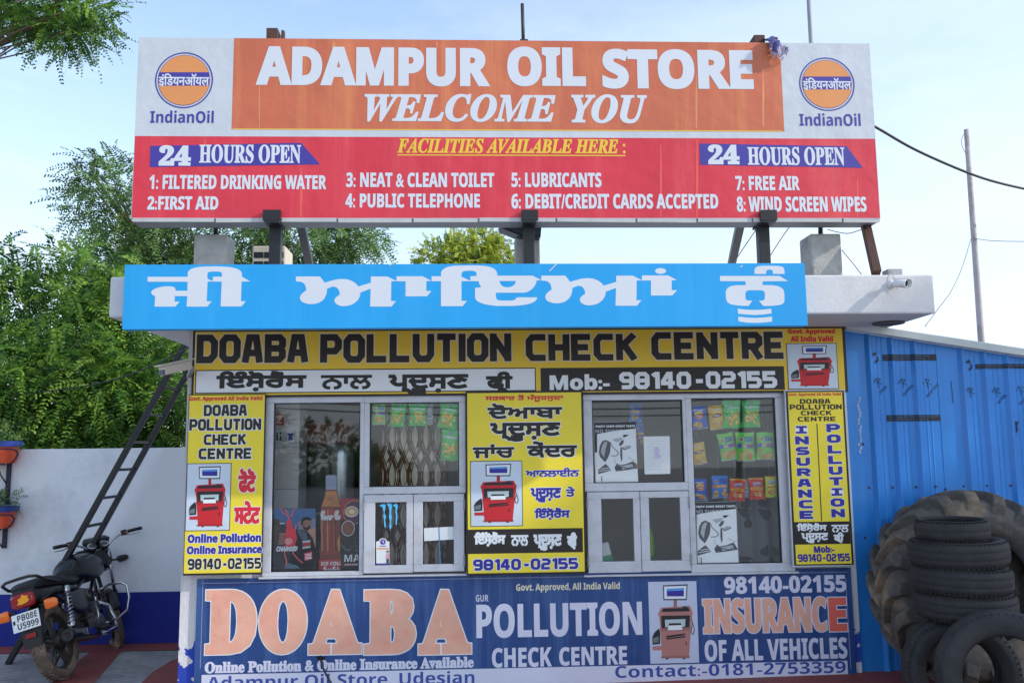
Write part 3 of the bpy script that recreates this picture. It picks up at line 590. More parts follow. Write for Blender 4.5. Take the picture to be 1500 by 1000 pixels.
for w, b in (('1: FILTERED DRINKING WATER',(219,256.5,478,277.5)),('2:FIRST AID',(216,287.5,320,307.5)),('3: NEAT & CLEAN TOILET',(507,253,724,274.5)),('4: PUBLIC TELEPHONE',(506,283.5,703,304.5)),
             ('5: LUBRICANTS',(749,253,881,274.5)),('6: DEBIT/CREDIT CARDS ACCEPTED',(749,284,1052,306)),('7: FREE AIR',(1077,258,1171,279)),('8: WIND SCREEN WIPES',(1079,288,1269,310.5))): s.text(w, b, FLEXT, 3, 'sans', .022)
for cx, cy, q in ((269.7,117.8,1.0),(1211.3,123.6,.955)):
    s.ell(cx, cy, 42.4*q, 40.8*q, NAVF, 2, 64, .955); s.ell(cx, cy, 38.2*q, 36.9*q, NAVF, 2, 64); s.ell(cx, cy, 37.6*q, 36.2*q, LOGO, 3, 64)
    P = [(cx-37.3*q*math.cos(a), cy-1.5-36*q*math.sin(a)) for a in (.28,.2,.1,0,-.1,-.2,-.27)]+[(cx+37.3*q*math.cos(a), cy-1.5+36*q*math.sin(a)) for a in (.27,.2,.1,0,-.1,-.2,-.28)]
    s.poly(P, NAVF, 4); s.text('इंिडयनऑयल', (cx-37*q,cy-9.5*q,cx+37*q,cy+10*q), FLEXT, 5, 'ind', .02)
s.text('IndianOil', (220.3,162.3,313.2,180.5), NAVF, 3, 'sans', .0); s.text('IndianOil', (1171,166.3,1260.5,184.8), NAVF, 3, 'sans', .0)
FS = M('faded streak on red', S(234,92,80), .5, .1, 3); FO = M('faded streak on orange', S(222,142,92), .5, .1, 3)
for x, y0, y1, w, m in ((968,212,318,1.6,FS),(1021,202,318,1.8,FS),(441,246,318,2.2,FS),(1256,262,316,1.4,FS),(300,204,214,1.2,FS),(1020,110,188,1.8,FO),(489,60,78,3.0,FO),(380,120,188,1.2,FO),(640,60,70,1.4,FO),(1118,100,186,2.0,FO)):
    s.poly([(x-w*.4,y0),(x+w*.4,y0),(x+w,(y0+y1)/2),(x+w*.5,y1),(x-w*.5,y1),(x-w*.8,(y0+y1)/2)], m, 1.5)
s.done('sign_face', parent=hoard)
TD = .17; g = G(); y = HY+.0055
g.box(x0+.004, x1-.004, y, y+TD, z0-.018, z1-.002, 0)
tray = link('sign_case', g, [M('grey steel case', S(128,126,124), .55, .12, 5)], hoard)
g = G(); k = 0; xx = x0+.01
while xx < x1-.2:
    w = min(RNG.uniform(.35,.62), x1-.01-xx); g.bar((xx,y-.006,z0-.012+RNG.uniform(-.004,.004)), (xx+w,y-.006,z0-.012+RNG.uniform(-.004,.004)), .004, .026, 0); xx += w+.012
link('edge_strip', g, [M('pale bent strip', S(190,188,188), .45, .1, 9)], tray)
def post(px, px2):
    Yp = HY+.075; xa, xb = at(px,350,Yp).x, at(px2,350,Yp).x
    g = G(); g.box(xa, xb, Yp, Yp+.07, SZ1, z0-.018); o = link('post', g, BLK, hoard, bev=.004)
    g = G(); g.box(xa-.008, xb+.008, HY-.03, HY+.012+TD, z0-.034, z0-.0195); g.box(xa-.018, xb+.018, HY-.032, HY-.008, z0-.019, z0+.05); link('bracket', g, BLK, o)
post(394,411); post(767,783); post(1112,1128)
for a, ya, b, yb, m in (((440,324),HY+.16,(453,386),HY+1,BLK),((1085,325),HY+.16,(1072,385),HY+1,BLK),((1268,329),HY+.15,(1284,400),SY+.04,RUST)):
    A, B = at(*a, ya), at(*b, yb); d = B-A
    if abs(B.z-SZ1) > .03: B = A+d*((SZ1-A.z)/d.z)
    g = G(); g.bar(A, B, .055, .055); link('brace', g, m, hoard, bev=.003)
for pxa, pxb, pt in ((392,417,45),(1102,1138,55)):
    g = G(); xa, xb = at(pxa,55,HY+.08).x, at(pxb,55,HY+.08).x; zz = at(pxa,pt,HY+.08).z
    g.box(xa, xa+.075, HY+.04, HY+.15, z1-.01, zz, 0); g.box(xa+.075, xb, HY+.06, HY+.10, z1-.01, z1+.018, 0); g.box(xb-.02, xb, HY+.06, HY+.1, z1+.018, zz-.005, 0); link('clamp', g, RUST, hoard, bev=.003)
g = G(); c = at(766.5,50,HY+.08); g.box(c.x-.025, c.x+.03, HY+.05, HY+.12, z1-.01, z1+.035, 0); g.tube([(c.x,HY+.08,z1), (c.x-.004,HY+.08,at(765,6,HY+.08).z)], .012, 8, 0); link('top_pipe', g, [M('dark pipe', S(58,54,54), .6)], hoard)
# ------------------------------------------------------------ behind the glass: posters, cards
PY = WY+.0068
OUTY, SHY = WY-.0006, WY-.0286
def poster(name, label, cat, build, Y=PY, group=None):
    s = Sign(Y, []); build(s); return s.done(name, label, cat, None, group)
PAPER = M('white paper', S(226,230,232), .75, .04, 6); INK = M('grey poster ink', S(96,98,102), .7, .2, 20); INKL = M('pale grey poster ink', S(176,180,184), .7, .12, 14); INKD = M('dark poster ink', S(62,62,68), .7, .25, 25)
def zc(P, o, k): return [(o[0]+a/k, o[1]+b/k) for a, b in P]
def bw(o, k, tear):
    def f(s):
        z = lambda P: zc(P, o, k)
        s.poly(z([(15,85),(610,70),(625,500),(650,960),(25,972),(12,520)]), PAPER, 0)
        s.poly(z([(10,88),(618,72),(606,175),(300,205),(45,255),(48,520),(14,525)]), INKD, 1)
        b = z([(25,130),(600,162)]); s.text('ENJOY SAME GREAT TASTE', (b[0][0],b[0][1]-.6,b[1][0],b[1][1]), PAPER, 2, 'sans', .03)
        b = z([(25,186),(420,246)]); s.text('NO SUGAR', (b[0][0],b[0][1],b[1][0],b[1][1]-1), INKL, 2, 'sans', .01)
        s.poly(z([(50,262),(300,212),(590,185),(600,260),(420,300),(250,330),(55,345)]), PAPER, 3)
        s.poly(z([(72,520),(85,430),(120,360),(175,340),(235,370),(245,440),(235,530),(205,600),(165,665),(130,630),(90,590)]), INK, 2)
        s.poly(z([(100,520),(120,420),(160,365),(200,375),(170,470),(150,600)]), INKL, 3)
        s.line(z([(235,370),(270,440),(300,470),(340,500),(360,540),(330,570),(250,575)]), 1.0, INK, 3); s.line(z([(310,600),(305,660),(330,700)]), .8, INKL, 3)
        s.poly(z([(360,410),(400,350),(440,340),(430,390),(390,430)]), INK, 3); s.poly(z([(420,270),(515,262),(440,310)]), INKL, 3); s.poly(z([(270,330),(400,290),(420,330),(330,380)]), INKL, 2)
        s.poly(z([(415,470),(470,420),(530,420),(545,445),(480,480)]), INKL, 3); s.line(z([(420,440),(440,485),(540,445)]), .9, INKD, 4)
        s.poly(z([(388,450),(412,445),(418,620),(400,660),(385,560)]), INK, 3); s.line(z([(500,590),(560,630),(620,640)]), .8, INKL, 3)
        s.poly(z([(62,780),(120,730),(170,690),(215,730),(255,785),(65,840)]), INK, 2); s.line(z([(70,800),(245,770)]), .9, PAPER, 3); s.line(z([(100,765),(220,745)]), .9, PAPER, 3)
        s.poly(z([(300,740),(345,680),(370,710),(480,690),(575,650),(640,755),(480,780),(320,800)]), INK, 2); s.poly(z([(390,720),(480,705),(560,690),(590,745),(420,770)]), INKL, 3); s.line(z([(320,760),(420,735),(500,760),(600,720)]), 1, INKD, 4)
        s.line(z([(112,870),(116,950)]), 1.1, INKD, 3)
        if tear: s.poly(z([(575,655),(640,700),(652,760),(610,745)]), M('brown tear', S(150,128,110), .8), 5)
    return f
poster('poster', 'torn black and white poster of two people drinking, beside the faded paper sheet', 'poster', bw((870,610), 10.0, True), Y=OUTY, group='black and white drink posters')
poster('poster', 'black and white poster of two people drinking under the hanging snack packets', 'poster', bw((1015.5,727), 9.75, False), Y=OUTY, group='black and white drink posters')
def paper(s):
    s.poly([(942.5,639),(981,638.5),(982,693.6),(944.3,694.3)], PAPER, 0); tint = M('faint lilac print', S(206,196,226), .75, .08, 20)
    for i in range(11): s.rect((949+RNG.uniform(0,3), 646+i*4, 973+RNG.uniform(-5,3), 646.8+i*4), M('faint grey print', S(204,212,212), .75), 1)
    s.ell(962, 660, 4, 6, tint, 2); s.ell(963, 668, 5, 3.5, tint, 3)
poster('paper_sheet', 'faded white paper sheet taped inside the upper left pane of the right shop window', 'paper', paper, Y=OUTY)
def slip(s): s.poly([(621,773),(664.6,770.8),(664.8,789.5),(621.4,792)], PAPER, 0); s.poly([(642.2,772),(643.7,772),(645.6,826),(644,826)], M('blue tape', S(70,130,186), .5), 1)
poster('paper_slip', 'blank white paper strip with blue tape in the right shutter pane of the left window', 'paper', slip, Y=SHY)
def claw(s):
    m = M('light blue sticker', S(92,196,246), .5, .08, 15); d = M('dark sticker edge', S(24,50,70), .5)
    z = lambda P: zc(P, (535,710), 7.406)
    for P in ([(150,222),(190,205),(222,212),(216,260),(208,300),(226,340),(216,380),(226,440),(220,468),(206,440),(204,380),(196,330),(204,300),(188,240)], [(230,205),(270,196),(292,212),(286,260),(280,300),(290,350),(280,400),(286,450),(272,490),(262,450),(268,390),(256,340),(264,300),(258,240)], [(300,218),(330,200),(352,212),(354,240),(342,280),(350,330),(346,390),(340,440),(332,430),(330,370),(336,330),(326,290),(332,250)]):
        s.poly(z(P), m, 1); c = (sum(p[0] for p in P)/len(P), sum(p[1] for p in P)/len(P)); s.poly(z([(c[0]+(p[0]-c[0])*1.25+1, c[1]+(p[1]-c[1])*1.03+1) for p in P]), d, 0)
poster('claw_sticker', 'light blue triple claw mark sticker on the left shutter pane of the left window', 'sticker', claw, Y=SHY)
def pay(s):
    z = lambda P: zc(P, (535,710), 7.406); v = M('violet print', S(84,62,168), .5); o = M('orange print', S(236,140,60), .5)
    s.poly(z([(118,612),(150,606),(160,585),(192,574),(224,585),(232,606),(262,612),(264,840),(262,858),(120,858)]), PAPER, 0)
    s.ell(*z([(192,616)])[0], 4.1, 4.2, v, 1); s.line(z([(184,604),(200,604),(198,632)]), .7, WHITEP, 2); s.line(z([(182,614),(204,614)]), .6, WHITEP, 2)
    b = z([(158,654),(226,668)]); s.text('PhonePe', (*b[0], *b[1]), v, 1, 'sans', .05); b = z([(128,682),(256,695)]); s.rect((*b[0], *b[1]), o, 1)
    s.poly(z([(222,790),(232,745),(258,745),(268,790),(262,800),(230,800)]), M('pink print', S(226,160,176), .5), 2); s.poly(z([(230,800),(260,800),(256,856),(230,856)]), M('teal print', S(48,84,88), .5), 2); s.ell(*z([(243,722)])[0], 1.9, 2.3, M('dark hair print', S(40,30,30), .6), 2); s.ell(*z([(241,726)])[0], 1.2, 1.5, M('skin print', S(206,160,136), .6), 3)
    b = z([(120,848),(270,860)]); s.rect((*b[0], *b[1]), v, 1)
poster('payment_card', 'white payment card with a violet round emblem at the foot of the left shutter pane', 'card', pay, Y=SHY)
def card(s): s.poly([(882,795),(891,793.5),(898,820),(883,821)], PAPER, 0); s.poly([(883,814),(896,811.5),(898,820),(883.4,821)], M('green card print', S(60,150,110), .5), 1)
poster('small_card', 'small white and green card leaning in the left shutter pane of the right window', 'card', card)
def charged(s):
    z = lambda P: zc(P, (380,720), 7.694)
    s.poly(z([(150,185),(635,185),(632,865),(148,865)]), M('dark poster ground', S(34,34,46), .5, .2, 14), 0)
    s.poly(z([(152,187),(633,187),(633,330),(420,420),(152,330)]), M('dusk blue print', S(60,112,168), .5, .2, 10), 1); s.poly(z([(440,330),(633,300),(633,460),(560,520),(440,440)]), M('pale dusk print', S(136,148,178), .5, .12, 10), 2); s.poly(z([(520,440),(633,400),(633,640),(600,560)]), M('peach print', S(214,168,150), .5, .1, 10), 3)
    s.poly(z([(150,300),(225,310),(240,400),(190,560),(150,600)]), M('brown house print', S(96,78,68), .5, .3, 30), 3)
    jk = M('black jacket print', S(26,26,32), .5, .2, 20); s.poly(z([(395,450),(470,420),(540,440),(600,520),(635,640),(625,780),(600,860),(420,860),(330,790),(380,620)]), jk, 4); s.poly(z([(420,440),(470,425),(530,455),(545,530),(500,560),(455,500)]), M('grey shirt print', S(98,112,128), .5, .1, 20), 5)
    sk = M('poster skin print', S(176,132,112), .5, .08, 20); hr = M('poster hair print', S(34,26,26), .6); s.ell(*z([(528,365)])[0], 7.2, 9.2, sk, 6); s.poly(z([(470,370),(472,315),(500,285),(545,280),(585,300),(592,330),(570,318),(520,315),(495,335),(488,375)]), hr, 7); s.poly(z([(490,375),(510,395),(545,390),(578,370),(570,410),(545,436),(515,430),(495,405)]), hr, 7); s.line(z([(520,398),(552,394)]), .9, sk, 8)
    for cx in (512, 552): s.ell(*z([(cx,352)])[0], .8, .5, hr, 8)
    rd = M('red lightning print', S(240,70,90), .5, .15, 20); lp = M('pink lightning print', S(244,170,176), .5)
    s.poly(z([(310,330),(340,300),(365,330),(372,400),(410,440),(425,520),(400,600),(300,620),(285,540),(300,440)]), rd, 5); s.ell(*z([(330,555)])[0], 6, 5, lp, 6)
    for P in ([(240,187),(265,235),(300,250),(330,290),(345,310)],[(400,187),(370,225),(380,245),(345,280)],[(280,190),(320,230),(330,290)],[(450,340),(410,390),(400,440)],[(290,600),(285,700),(310,780),(300,830)],[(400,600),(380,690),(440,760),(490,800)]): s.line(z(P), 1.7, rd, 7); s.line(z(P), .6, lp, 8)
    for k in range(4): s.ell(*z([(258-k*3,478+k*34)])[0], 5.2, 2.3, sk, 7, 20); s.line(z([(225,492+k*34),(292,490+k*34)]), .35, hr, 8)
    s.poly(z([(285,830),(330,800),(430,830),(460,862),(285,862)]), M('jeans print', S(110,138,160), .5, .1, 20), 6)
    b = z([(185,612),(425,668)]); s.text('CHARGED', (*b[0], *b[1]), WHITEP, 9, 'sans', .05, shear=.25); b = z([(228,336),(292,370)]); s.rect((*b[0], *b[1]), BLACKP, 8); b = z([(232,343),(288,364)]); s.text('NEW', (*b[0], *b[1]), WHITEP, 9, 'sans', .05)
    for i, (w, c) in enumerate((('DOUBLE',WHITEP),('CHARGE',rd),('DOUBLE',WHITEP))): b = z([(488,545+i*32),(578,571+i*32)]); s.text(w, (*b[0], *b[1]), c, 9, 'sans', .05, rot=.14)
    s.poly(z([(503,690),(595,665),(598,752),(510,778)]), rd, 8)
    for i, w in enumerate(('THUMS','STRONG')): b = z([(514,692+i*36),(588,722+i*36)]); s.text(w, (*b[0], *b[1]), WHITEP, 9, 'sans', .04, rot=.14)
poster('drink_poster', 'dark drink poster of a bearded man holding out a red glowing bottle', 'poster', charged)
def coffee(s):
    z = lambda P: zc(P, (380,720), 7.694)
    s.poly(z([(915,75),(1136,75),(1136,888),(915,888)]), M('black coffee poster', S(24,22,24), .5, .3, 25), 0); s.poly(z([(915,75),(1136,75),(1136,360),(915,300)]), M('coffee poster red', S(176,40,52), .5, .1, 12), 1)
    s.ell(*z([(1065,230)])[0], 15.4, 17.5, M('gold ring print', S(206,160,70), .5), 2, 40, .94); s.ell(*z([(1065,230)])[0], 14.4, 16.4, M('plum print', S(88,36,76), .5, .2, 15), 2); s.ell(*z([(1040,222)])[0], 10, 8, WHITEP, 3); s.ell(*z([(1040,220)])[0], 8.8, 6.6, M('coffee cream print', S(216,176,110), .5, .08, 20), 4); s.ell(*z([(1045,222)])[0], 4.5, 3.4, M('pale cream print', S(240,226,190), .5), 5)
    s.ell(*z([(1000,410)])[0], 9.7, 11.5, WHITEP, 4); s.ell(*z([(1000,410)])[0], 8.8, 10.5, M('brown beans print', S(142,84,60), .5, .35, 40), 5)
    for i in range(26): s.ell(*z([(RNG.uniform(960,1130), RNG.uniform(505,680))])[0], RNG.uniform(1.2,2.2), RNG.uniform(.9,1.4), M('bean print %d' % (i % 2), S(*((46,44,44),(78,76,76))[i % 2]), .4), 1+i*.05, 16, rot=RNG.uniform(0,3))
    s.line(z([(925,590),(960,640),(1030,652)]), .9, M('dark teal print', S(110,150,150), .5), 4)
    b = z([(958,705),(1136,785)]); s.text('MA', (*b[0], *b[1]), WHITEP, 5, 'sans', .0); b = z([(930,803),(1136,832)]); s.rect((*b[0], *b[1]), M('dark red print', S(140,32,42), .5), 4); b = z([(962,808),(1134,826)]); s.text('PERFECT MOMENT', (*b[0], *b[1]), WHITEP, 5, 'sans', .02)
poster('coffee_poster', 'tall red and black coffee poster with a cappuccino cup beside the bottle cutout', 'poster', coffee, Y=PY+.01)
# bottle shaped display cutout standing on the sill
def bottle():
    Y = WY+.032; z = lambda P: zc(P, (260,560), 3.447); root = thing('bottle_display', 'bottle shaped cola display cutout with a red foot standing in the left shop window', 'display', at(486,835,Y))
    half = [(0,465),(24,465),(27,472),(24,480),(29,488),(27,540),(34,580),(48,610),(55,650),(56,690),(55,730),(52,780),(57,830),(58,870),(57,890)]; cx = 776
    P = z([(cx-a,b) for a, b in half][1:][::-1]+[(cx+a,b) for a, b in half][1:])
    s = Sign(Y, []); br = M('cola brown print', S(136,58,34), .3, .15, 18); s.poly(P, br, 0)
    q = [(w.x, w.z) for w in (at(a,b,Y) for a, b in P)]; n = len(q); s.add([(a,Y+.0005,b) for a, b in q]+[(a,Y+.012,b) for a, b in q], [[i,(i+1)%n,n+(i+1)%n,n+i] for i in range(n)]+[[n+i for i in range(n)]], s.mi(br))
    s.poly(z([(cx-25,467),(cx+25,467),(cx+27,475),(cx+28,490),(cx+27,540),(cx-27,540),(cx-28,490),(cx-27,475)]), M('pale cap print', S(176,180,206), .4, .1, 30), 1)
    for z0 in (472,482,490): s.line(z([(cx-26,z0),(cx+26,z0)]), .5, INKL, 2)
    s.poly(z([(cx-26,548),(cx+26,548),(cx+36,590),(cx+46,625),(cx-46,625),(cx-36,590)]), M('amber print', S(206,132,70), .3, .3, 22), 1)
    hl = M('amber highlight print', S(214,150,96), .3, .1, 20); dk = M('dark cola print', S(60,22,18), .3, .1, 20); rdp = M('red cola print', S(186,66,36), .3, .15, 20)
    s.poly(z([(cx-38,640),(cx+38,640),(cx+44,690),(cx-44,690)]), rdp, 1); s.poly(z([(cx-30,715),(cx-6,715),(cx-10,870),(cx-26,870)]), rdp, 1); s.poly(z([(cx+8,715),(cx+28,715),(cx+24,870),(cx+12,870)]), rdp, 1)
    for a, b in ((-44,-50),(20,26),(-16,-20)): s.poly(z([(cx+a*.9,640),(cx+b*.9,640),(cx+b,720),(cx+b*.95,850),(cx+a*.95,850),(cx+a,720)]), hl if a < 0 else dk, 2)
    s.poly(z([(cx+30,800),(cx+42,770),(cx+46,830),(cx+38,860)]), M('yellow glint print', S(222,150,50), .3), 3)
    s.text('Coca-Cola', (469.5,747,507,761.5), WHITEP, 4, 'script', .03); s.done('bottle', parent=root)
    s = Sign(Y-.004, []); s.body((467,818.8,505,836.5), .02, M('red card', S(206,44,40), .45)); s.text('ICE COLD', (470,822,502.5,827.5), WHITEP, 1, 'sans', .05); s.text('Coca-Cola', (473.5,829,498,836), WHITEP, 1, 'script', .05); s.done('foot_card', parent=root)
bottle()
# ------------------------------------------------------------ snack packets hanging behind the panes
class Packet(G):
    def __init__(s, box, tilt, base, Y):
        super().__init__(); x0, y0, x1, y1 = box; ym, xm = (y0+y1)/2, (x0+x1)/2; s.w = at(x1,ym,Y).x-at(x0,ym,Y).x; s.h = at(xm,y0,Y).z-at(xm,y1,Y).z; c = at(xm,ym,Y)
        s.c = c; s.tilt = tilt; s.T = s.w*.17; s.ph = RNG.uniform(0,6,4); s.mats = [base]; n, k = 13, 17
        vs = [s.pt(i/(n-1), j/(k-1)) for j in range(k) for i in range(n)]; fs = [(j*n+i,j*n+i+1,(j+1)*n+i+1,(j+1)*n+i) for j in range(k-1) for i in range(n-1)]; s.add(vs, fs, 0, True)
        vs = [s.pt(i/(n-1), j/(k-1), back=True) for j in range(k) for i in range(n)]; s.add(vs, [f[::-1] for f in fs], 0, True)
    def pt(s, u, v, lift=0, back=False):
        e = (1-abs(2*u-1)**3)*max(0, math.sin(PI*min(max((v-.05)/.9, 0), 1)))**.6; t = s.T*e*(1+.22*math.sin(5*u+s.ph[0])*math.sin(4*v+s.ph[1]))
        wv = 1-.07*math.sin(PI*v)+.03*math.sin(7*v+s.ph[2]); x = (u-.5)*s.w*wv; z = (v-.5)*s.h+.012*s.h*math.sin(6*u+s.ph[3]); y = -t-.0012*(1 if not back else -1)-lift if not back else t*.6+.0012
        c, q = math.cos(s.tilt), math.sin(s.tilt); return (s.c.x+x*c-z*q, s.c.y+y, s.c.z+x*q+z*c)
    def mi(s, m):
        if m not in s.mats: s.mats.append(m)
        return s.mats.index(m)
    def band(s, u0, v0, u1, v1, m, L):
        n, k = 9, 5; vs = [s.pt(u0+(u1-u0)*i/(n-1), v0+(v1-v0)*j/(k-1), L*.0011) for j in range(k) for i in range(n)]; s.add(vs, [(j*n+i,j*n+i+1,(j+1)*n+i+1,(j+1)*n+i) for j in range(k-1) for i in range(n-1)], s.mi(m), True)
    def ell(s, u, v, ru, rv, m, L, rot=0, n=16):
        c, q = math.cos(rot), math.sin(rot); a = s.h/s.w; vs = [s.pt(u, v, L*.0011)]
        for r in (.5, 1):
            for i in range(n):
                x, y = r*ru*math.cos(2*PI*i/n), r*rv*math.sin(2*PI*i/n)*a; vs.append(s.pt(u+x*c-y*q, v+(x*q+y*c)/a, L*.0011))
        s.add(vs, [(0,1+i,1+(i+1)%n) for i in range(n)]+[(1+i,1+n+i,1+n+(i+1)%n,1+(i+1)%n) for i in range(n)], s.mi(m), True)
    def text(s, txt, u0, v0, u1, v1, m, L, style='sans', bold=.05, slope=0):
        cs = outlines(txt, style); A = np.concatenate(cs); a0, a1 = A.min(0), A.max(0); P = [(p-a0)/(a1-a0)*[u1-u0, v1-v0]*[s.w, s.h] for p in cs]
        V, T = fill([grow(p, bold*(v1-v0)*s.h) for p in P]); s.add([s.pt(u0+a/s.w, v0+b/s.h+slope*(a/s.w), L*.0011) for a, b in V], T, s.mi(m), True)
pc = lambda n, c, r=.35: M('packet '+n, S(*c), r, .1, 30)
CHIP = [pc('chip tan', (222,176,104)), pc('chip gold', (236,198,120)), pc('chip orange', (226,150,70))]
def chips(p, u0, v0, u1, v1, k, L=2):
    for i in range(k): p.ell(RNG.uniform(u0,u1), RNG.uniform(v0,v1), RNG.uniform(.1,.17), RNG.uniform(.06,.1), CHIP[i % 3], L+i*.15, RNG.uniform(-.6,.6))
def d_potato(p, alt=False):
    p.band(.02,0,.98,.05,pc('foil',(190,196,204)),1); p.ell(.5,.62,.3,.17,pc('yellow emblem',(250,206,50)),2); p.ell(.5,.58,.34,.085,pc('red ribbon',(206,40,56)) if not alt else pc('plum ribbon',(130,40,90)),3,.15)
    p.text("Lay's",.32,.54,.68,.63,WHITEP,4,'serifit'); p.text('MAGIC MASALA' if not alt else 'CLASSIC',.2,.80,.8,.86,WHITEP,3); chips(p,.2,.12,.8,.3,5)
def d_corn(p):
    yl = [pc('corn yellow',(246,206,60)), pc('corn orange',(240,168,50)), pc('corn pale',(250,232,130))]
    for i in range(34): p.ell(RNG.uniform(.1,.9), RNG.uniform(.1,.6), RNG.uniform(.05,.09), RNG.uniform(.03,.05), yl[i % 3], 2+i*.08, RNG.uniform(0,3), 10)
    p.ell(.55,.36,.3,.055,yl[1],6,.75); p.ell(.55,.36,.26,.035,yl[0],7,.75); p.text('Puffcorn',.12,.7,.9,.8,WHITEP,3,'sansit'); p.ell(.5,.88,.13,.035,NAVY,3); p.text('Kurkure',.4,.865,.6,.895,WHITEP,4); p.band(.03,.0,.97,.05,pc('green seal',(40,170,60)),1)
def d_chipps(p, strip):
    p.text('UNCLE',.42,.78,.9,.86,pc('blue lettering',(40,90,190)),3); p.text('CHIPPS',.4,.67,.92,.76,pc('blue lettering',(40,90,190)),3); p.ell(.25,.75,.11,.07,WHITEP,2); p.ell(.25,.75,.08,.05,pc('red ribbon',(206,40,56)),3)
    p.band(.03,.46,.97,.6,strip,2); p.text('30%',.22,.48,.52,.58,pc('yellow emblem',(250,206,50)),3); p.text('EXTRA',.58,.5,.88,.57,pc('red ribbon',(206,40,56)) if strip is not CHIP[2] else WHITEP,3); chips(p,.15,.1,.85,.36,9); p.band(.03,0,.97,.05,pc('foil',(190,196,204)),1)
def d_namkeen(p, lime=False):
    p.ell(.52,.72,.3,.1,WHITEP,2,.12); p.ell(.52,.72,.27,.085,NAVY,3,.12); p.text('Kurkure',.32,.68,.74,.76,WHITEP,4,'sansit',.05,.12); p.band(.04,.44,.96,.56,pc('lemon band',(248,222,50)),2); p.text('MASALA MUNCH',.14,.47,.86,.53,pc('red ribbon',(206,40,56)),3); p.ell(.5,.26,.32,.11,pc('snack brown',(176,92,40)),3); chips(p,.3,.2,.7,.32,6,4); p.band(.03,.93,.97,1,pc('yellow emblem',(250,206,50)),1)
def d_foil(p): p.band(.1,.3,.9,.5,pc('pale band',(210,214,220)),2); p.text('MASALA',.18,.36,.82,.46,INK,3)
BLU, YLW, GRN, CGR, LBL, RDD, LIM, FOI = pc('blue',(50,100,214)), pc('yellow',(240,196,50)), pc('green',(56,208,92)), pc('lime green',(120,222,72)), pc('bright blue',(52,140,240)), pc('red',(240,66,40)), pc('acid lime',(214,224,50)), pc('silver',(150,154,160))
PK = [((1011,595,1035.5,628),.05,BLU,d_potato,'blue potato chip packet starting the top row of the tall right pane'),
 ((1038,594,1061,629),.1,YLW,lambda p: d_potato(p,True),'yellow potato chip packet between a blue and a green packet in the top row'),
 ((1058.5,586,1085,627),0,GRN,d_corn,'green corn puff packet third in the top row of the tall right pane'),
 ((1086.5,586,1113.5,626),-.03,GRN,d_corn,'green corn puff packet last in the top row of the tall right pane'),
 ((1013,648,1034,680),.12,YLW,lambda p: d_potato(p,True),'lone yellow potato chip packet in the middle row of the tall right pane'),
 ((1053,634,1077,674),.16,CGR,lambda p: d_chipps(p,BLU),'tilted lime green chip packet left of two upright ones in the middle row'),
 ((1078,633,1105.5,675),.02,CGR,lambda p: d_chipps(p,BLU),'lime green chip packet in the middle of the three alike in the middle row'),
 ((1108,633,1134,673),-.03,CGR,lambda p: d_chipps(p,BLU),'lime green chip packet nearest the window edge in the middle row'),
 ((1014.5,701,1036,733),.03,BLU,d_potato,'blue potato chip packet above the poster at the start of the bottom row'),
 ((1042,696.5,1066.5,729),-.02,LBL,lambda p: d_chipps(p,CHIP[2]),'bright blue chip packet with an orange band in the bottom row'),
 ((1068,701,1091,733),-.1,RDD,d_namkeen,'red snack packet right of the bright blue packet in the bottom row'),
 ((1089.5,701,1097,728),0,FOI,d_foil,'narrow silver packet squeezed between the two red packets in the bottom row'),
 ((1097,699.5,1119,731),.04,RDD,d_namkeen,'red snack packet beside the acid lime packet in the bottom row'),
 ((1120.5,697,1138.5,728),0,LIM,d_namkeen,'acid lime snack packet at the end of the bottom row'),
 ((545.5,590.5,564.5,622),.0,CGR,lambda p: d_chipps(p,BLU),'lime green chip packet first in the row of the left shop window'),
 ((571.5,591,594.5,625),-.1,GRN,d_corn,'leaning green corn puff packet next to the lime green one in the left shop window'),
 ((599,591,625,623.5),0,GRN,d_corn,'upright green corn puff packet beside the silver packet in the left shop window'),
 ((624.5,592,634.5,622),0,FOI,d_foil,'silver packet between two green corn puff packets in the left shop window'),
 ((643,591,671,628),-.14,GRN,d_corn,'tilted green corn puff packet at the top right corner of the left shop window'),
 ((646,629,672,674.5),-.04,GRN,d_corn,'large green corn puff packet hanging lowest in the left shop window'),
 ((921,590,940,618),0,LBL,lambda p: d_chipps(p,CHIP[2]),'dim blue packet high above the torn black and white poster'),
 ((932,620,944,652),.03,BLU,lambda p: d_chipps(p,CHIP[2]),'dim blue packet half hidden behind the torn poster in the upper pane')]
STRG = M('clear string', S(170,172,176), .5)
for i, (b, tl, base, deco, lab) in enumerate(PK):
    Yk = WY+.036+.016*(i % 2)+(.2 if i > 19 else 0); p = Packet(b, tl, base, Yk); deco(p)
    root = thing('snack_packet', lab, 'snack packet', p.c, 'snack packets hanging behind the shop windows'); link('packet_bag', p, p.mats, root)
    q = G(); tz = SZ0-.3; q.bar((p.c.x, Yk+.03, p.c.z+p.h*.42), (p.c.x, Yk+.03, tz), .002, .002); link('hanging_string', q, STRG, root)
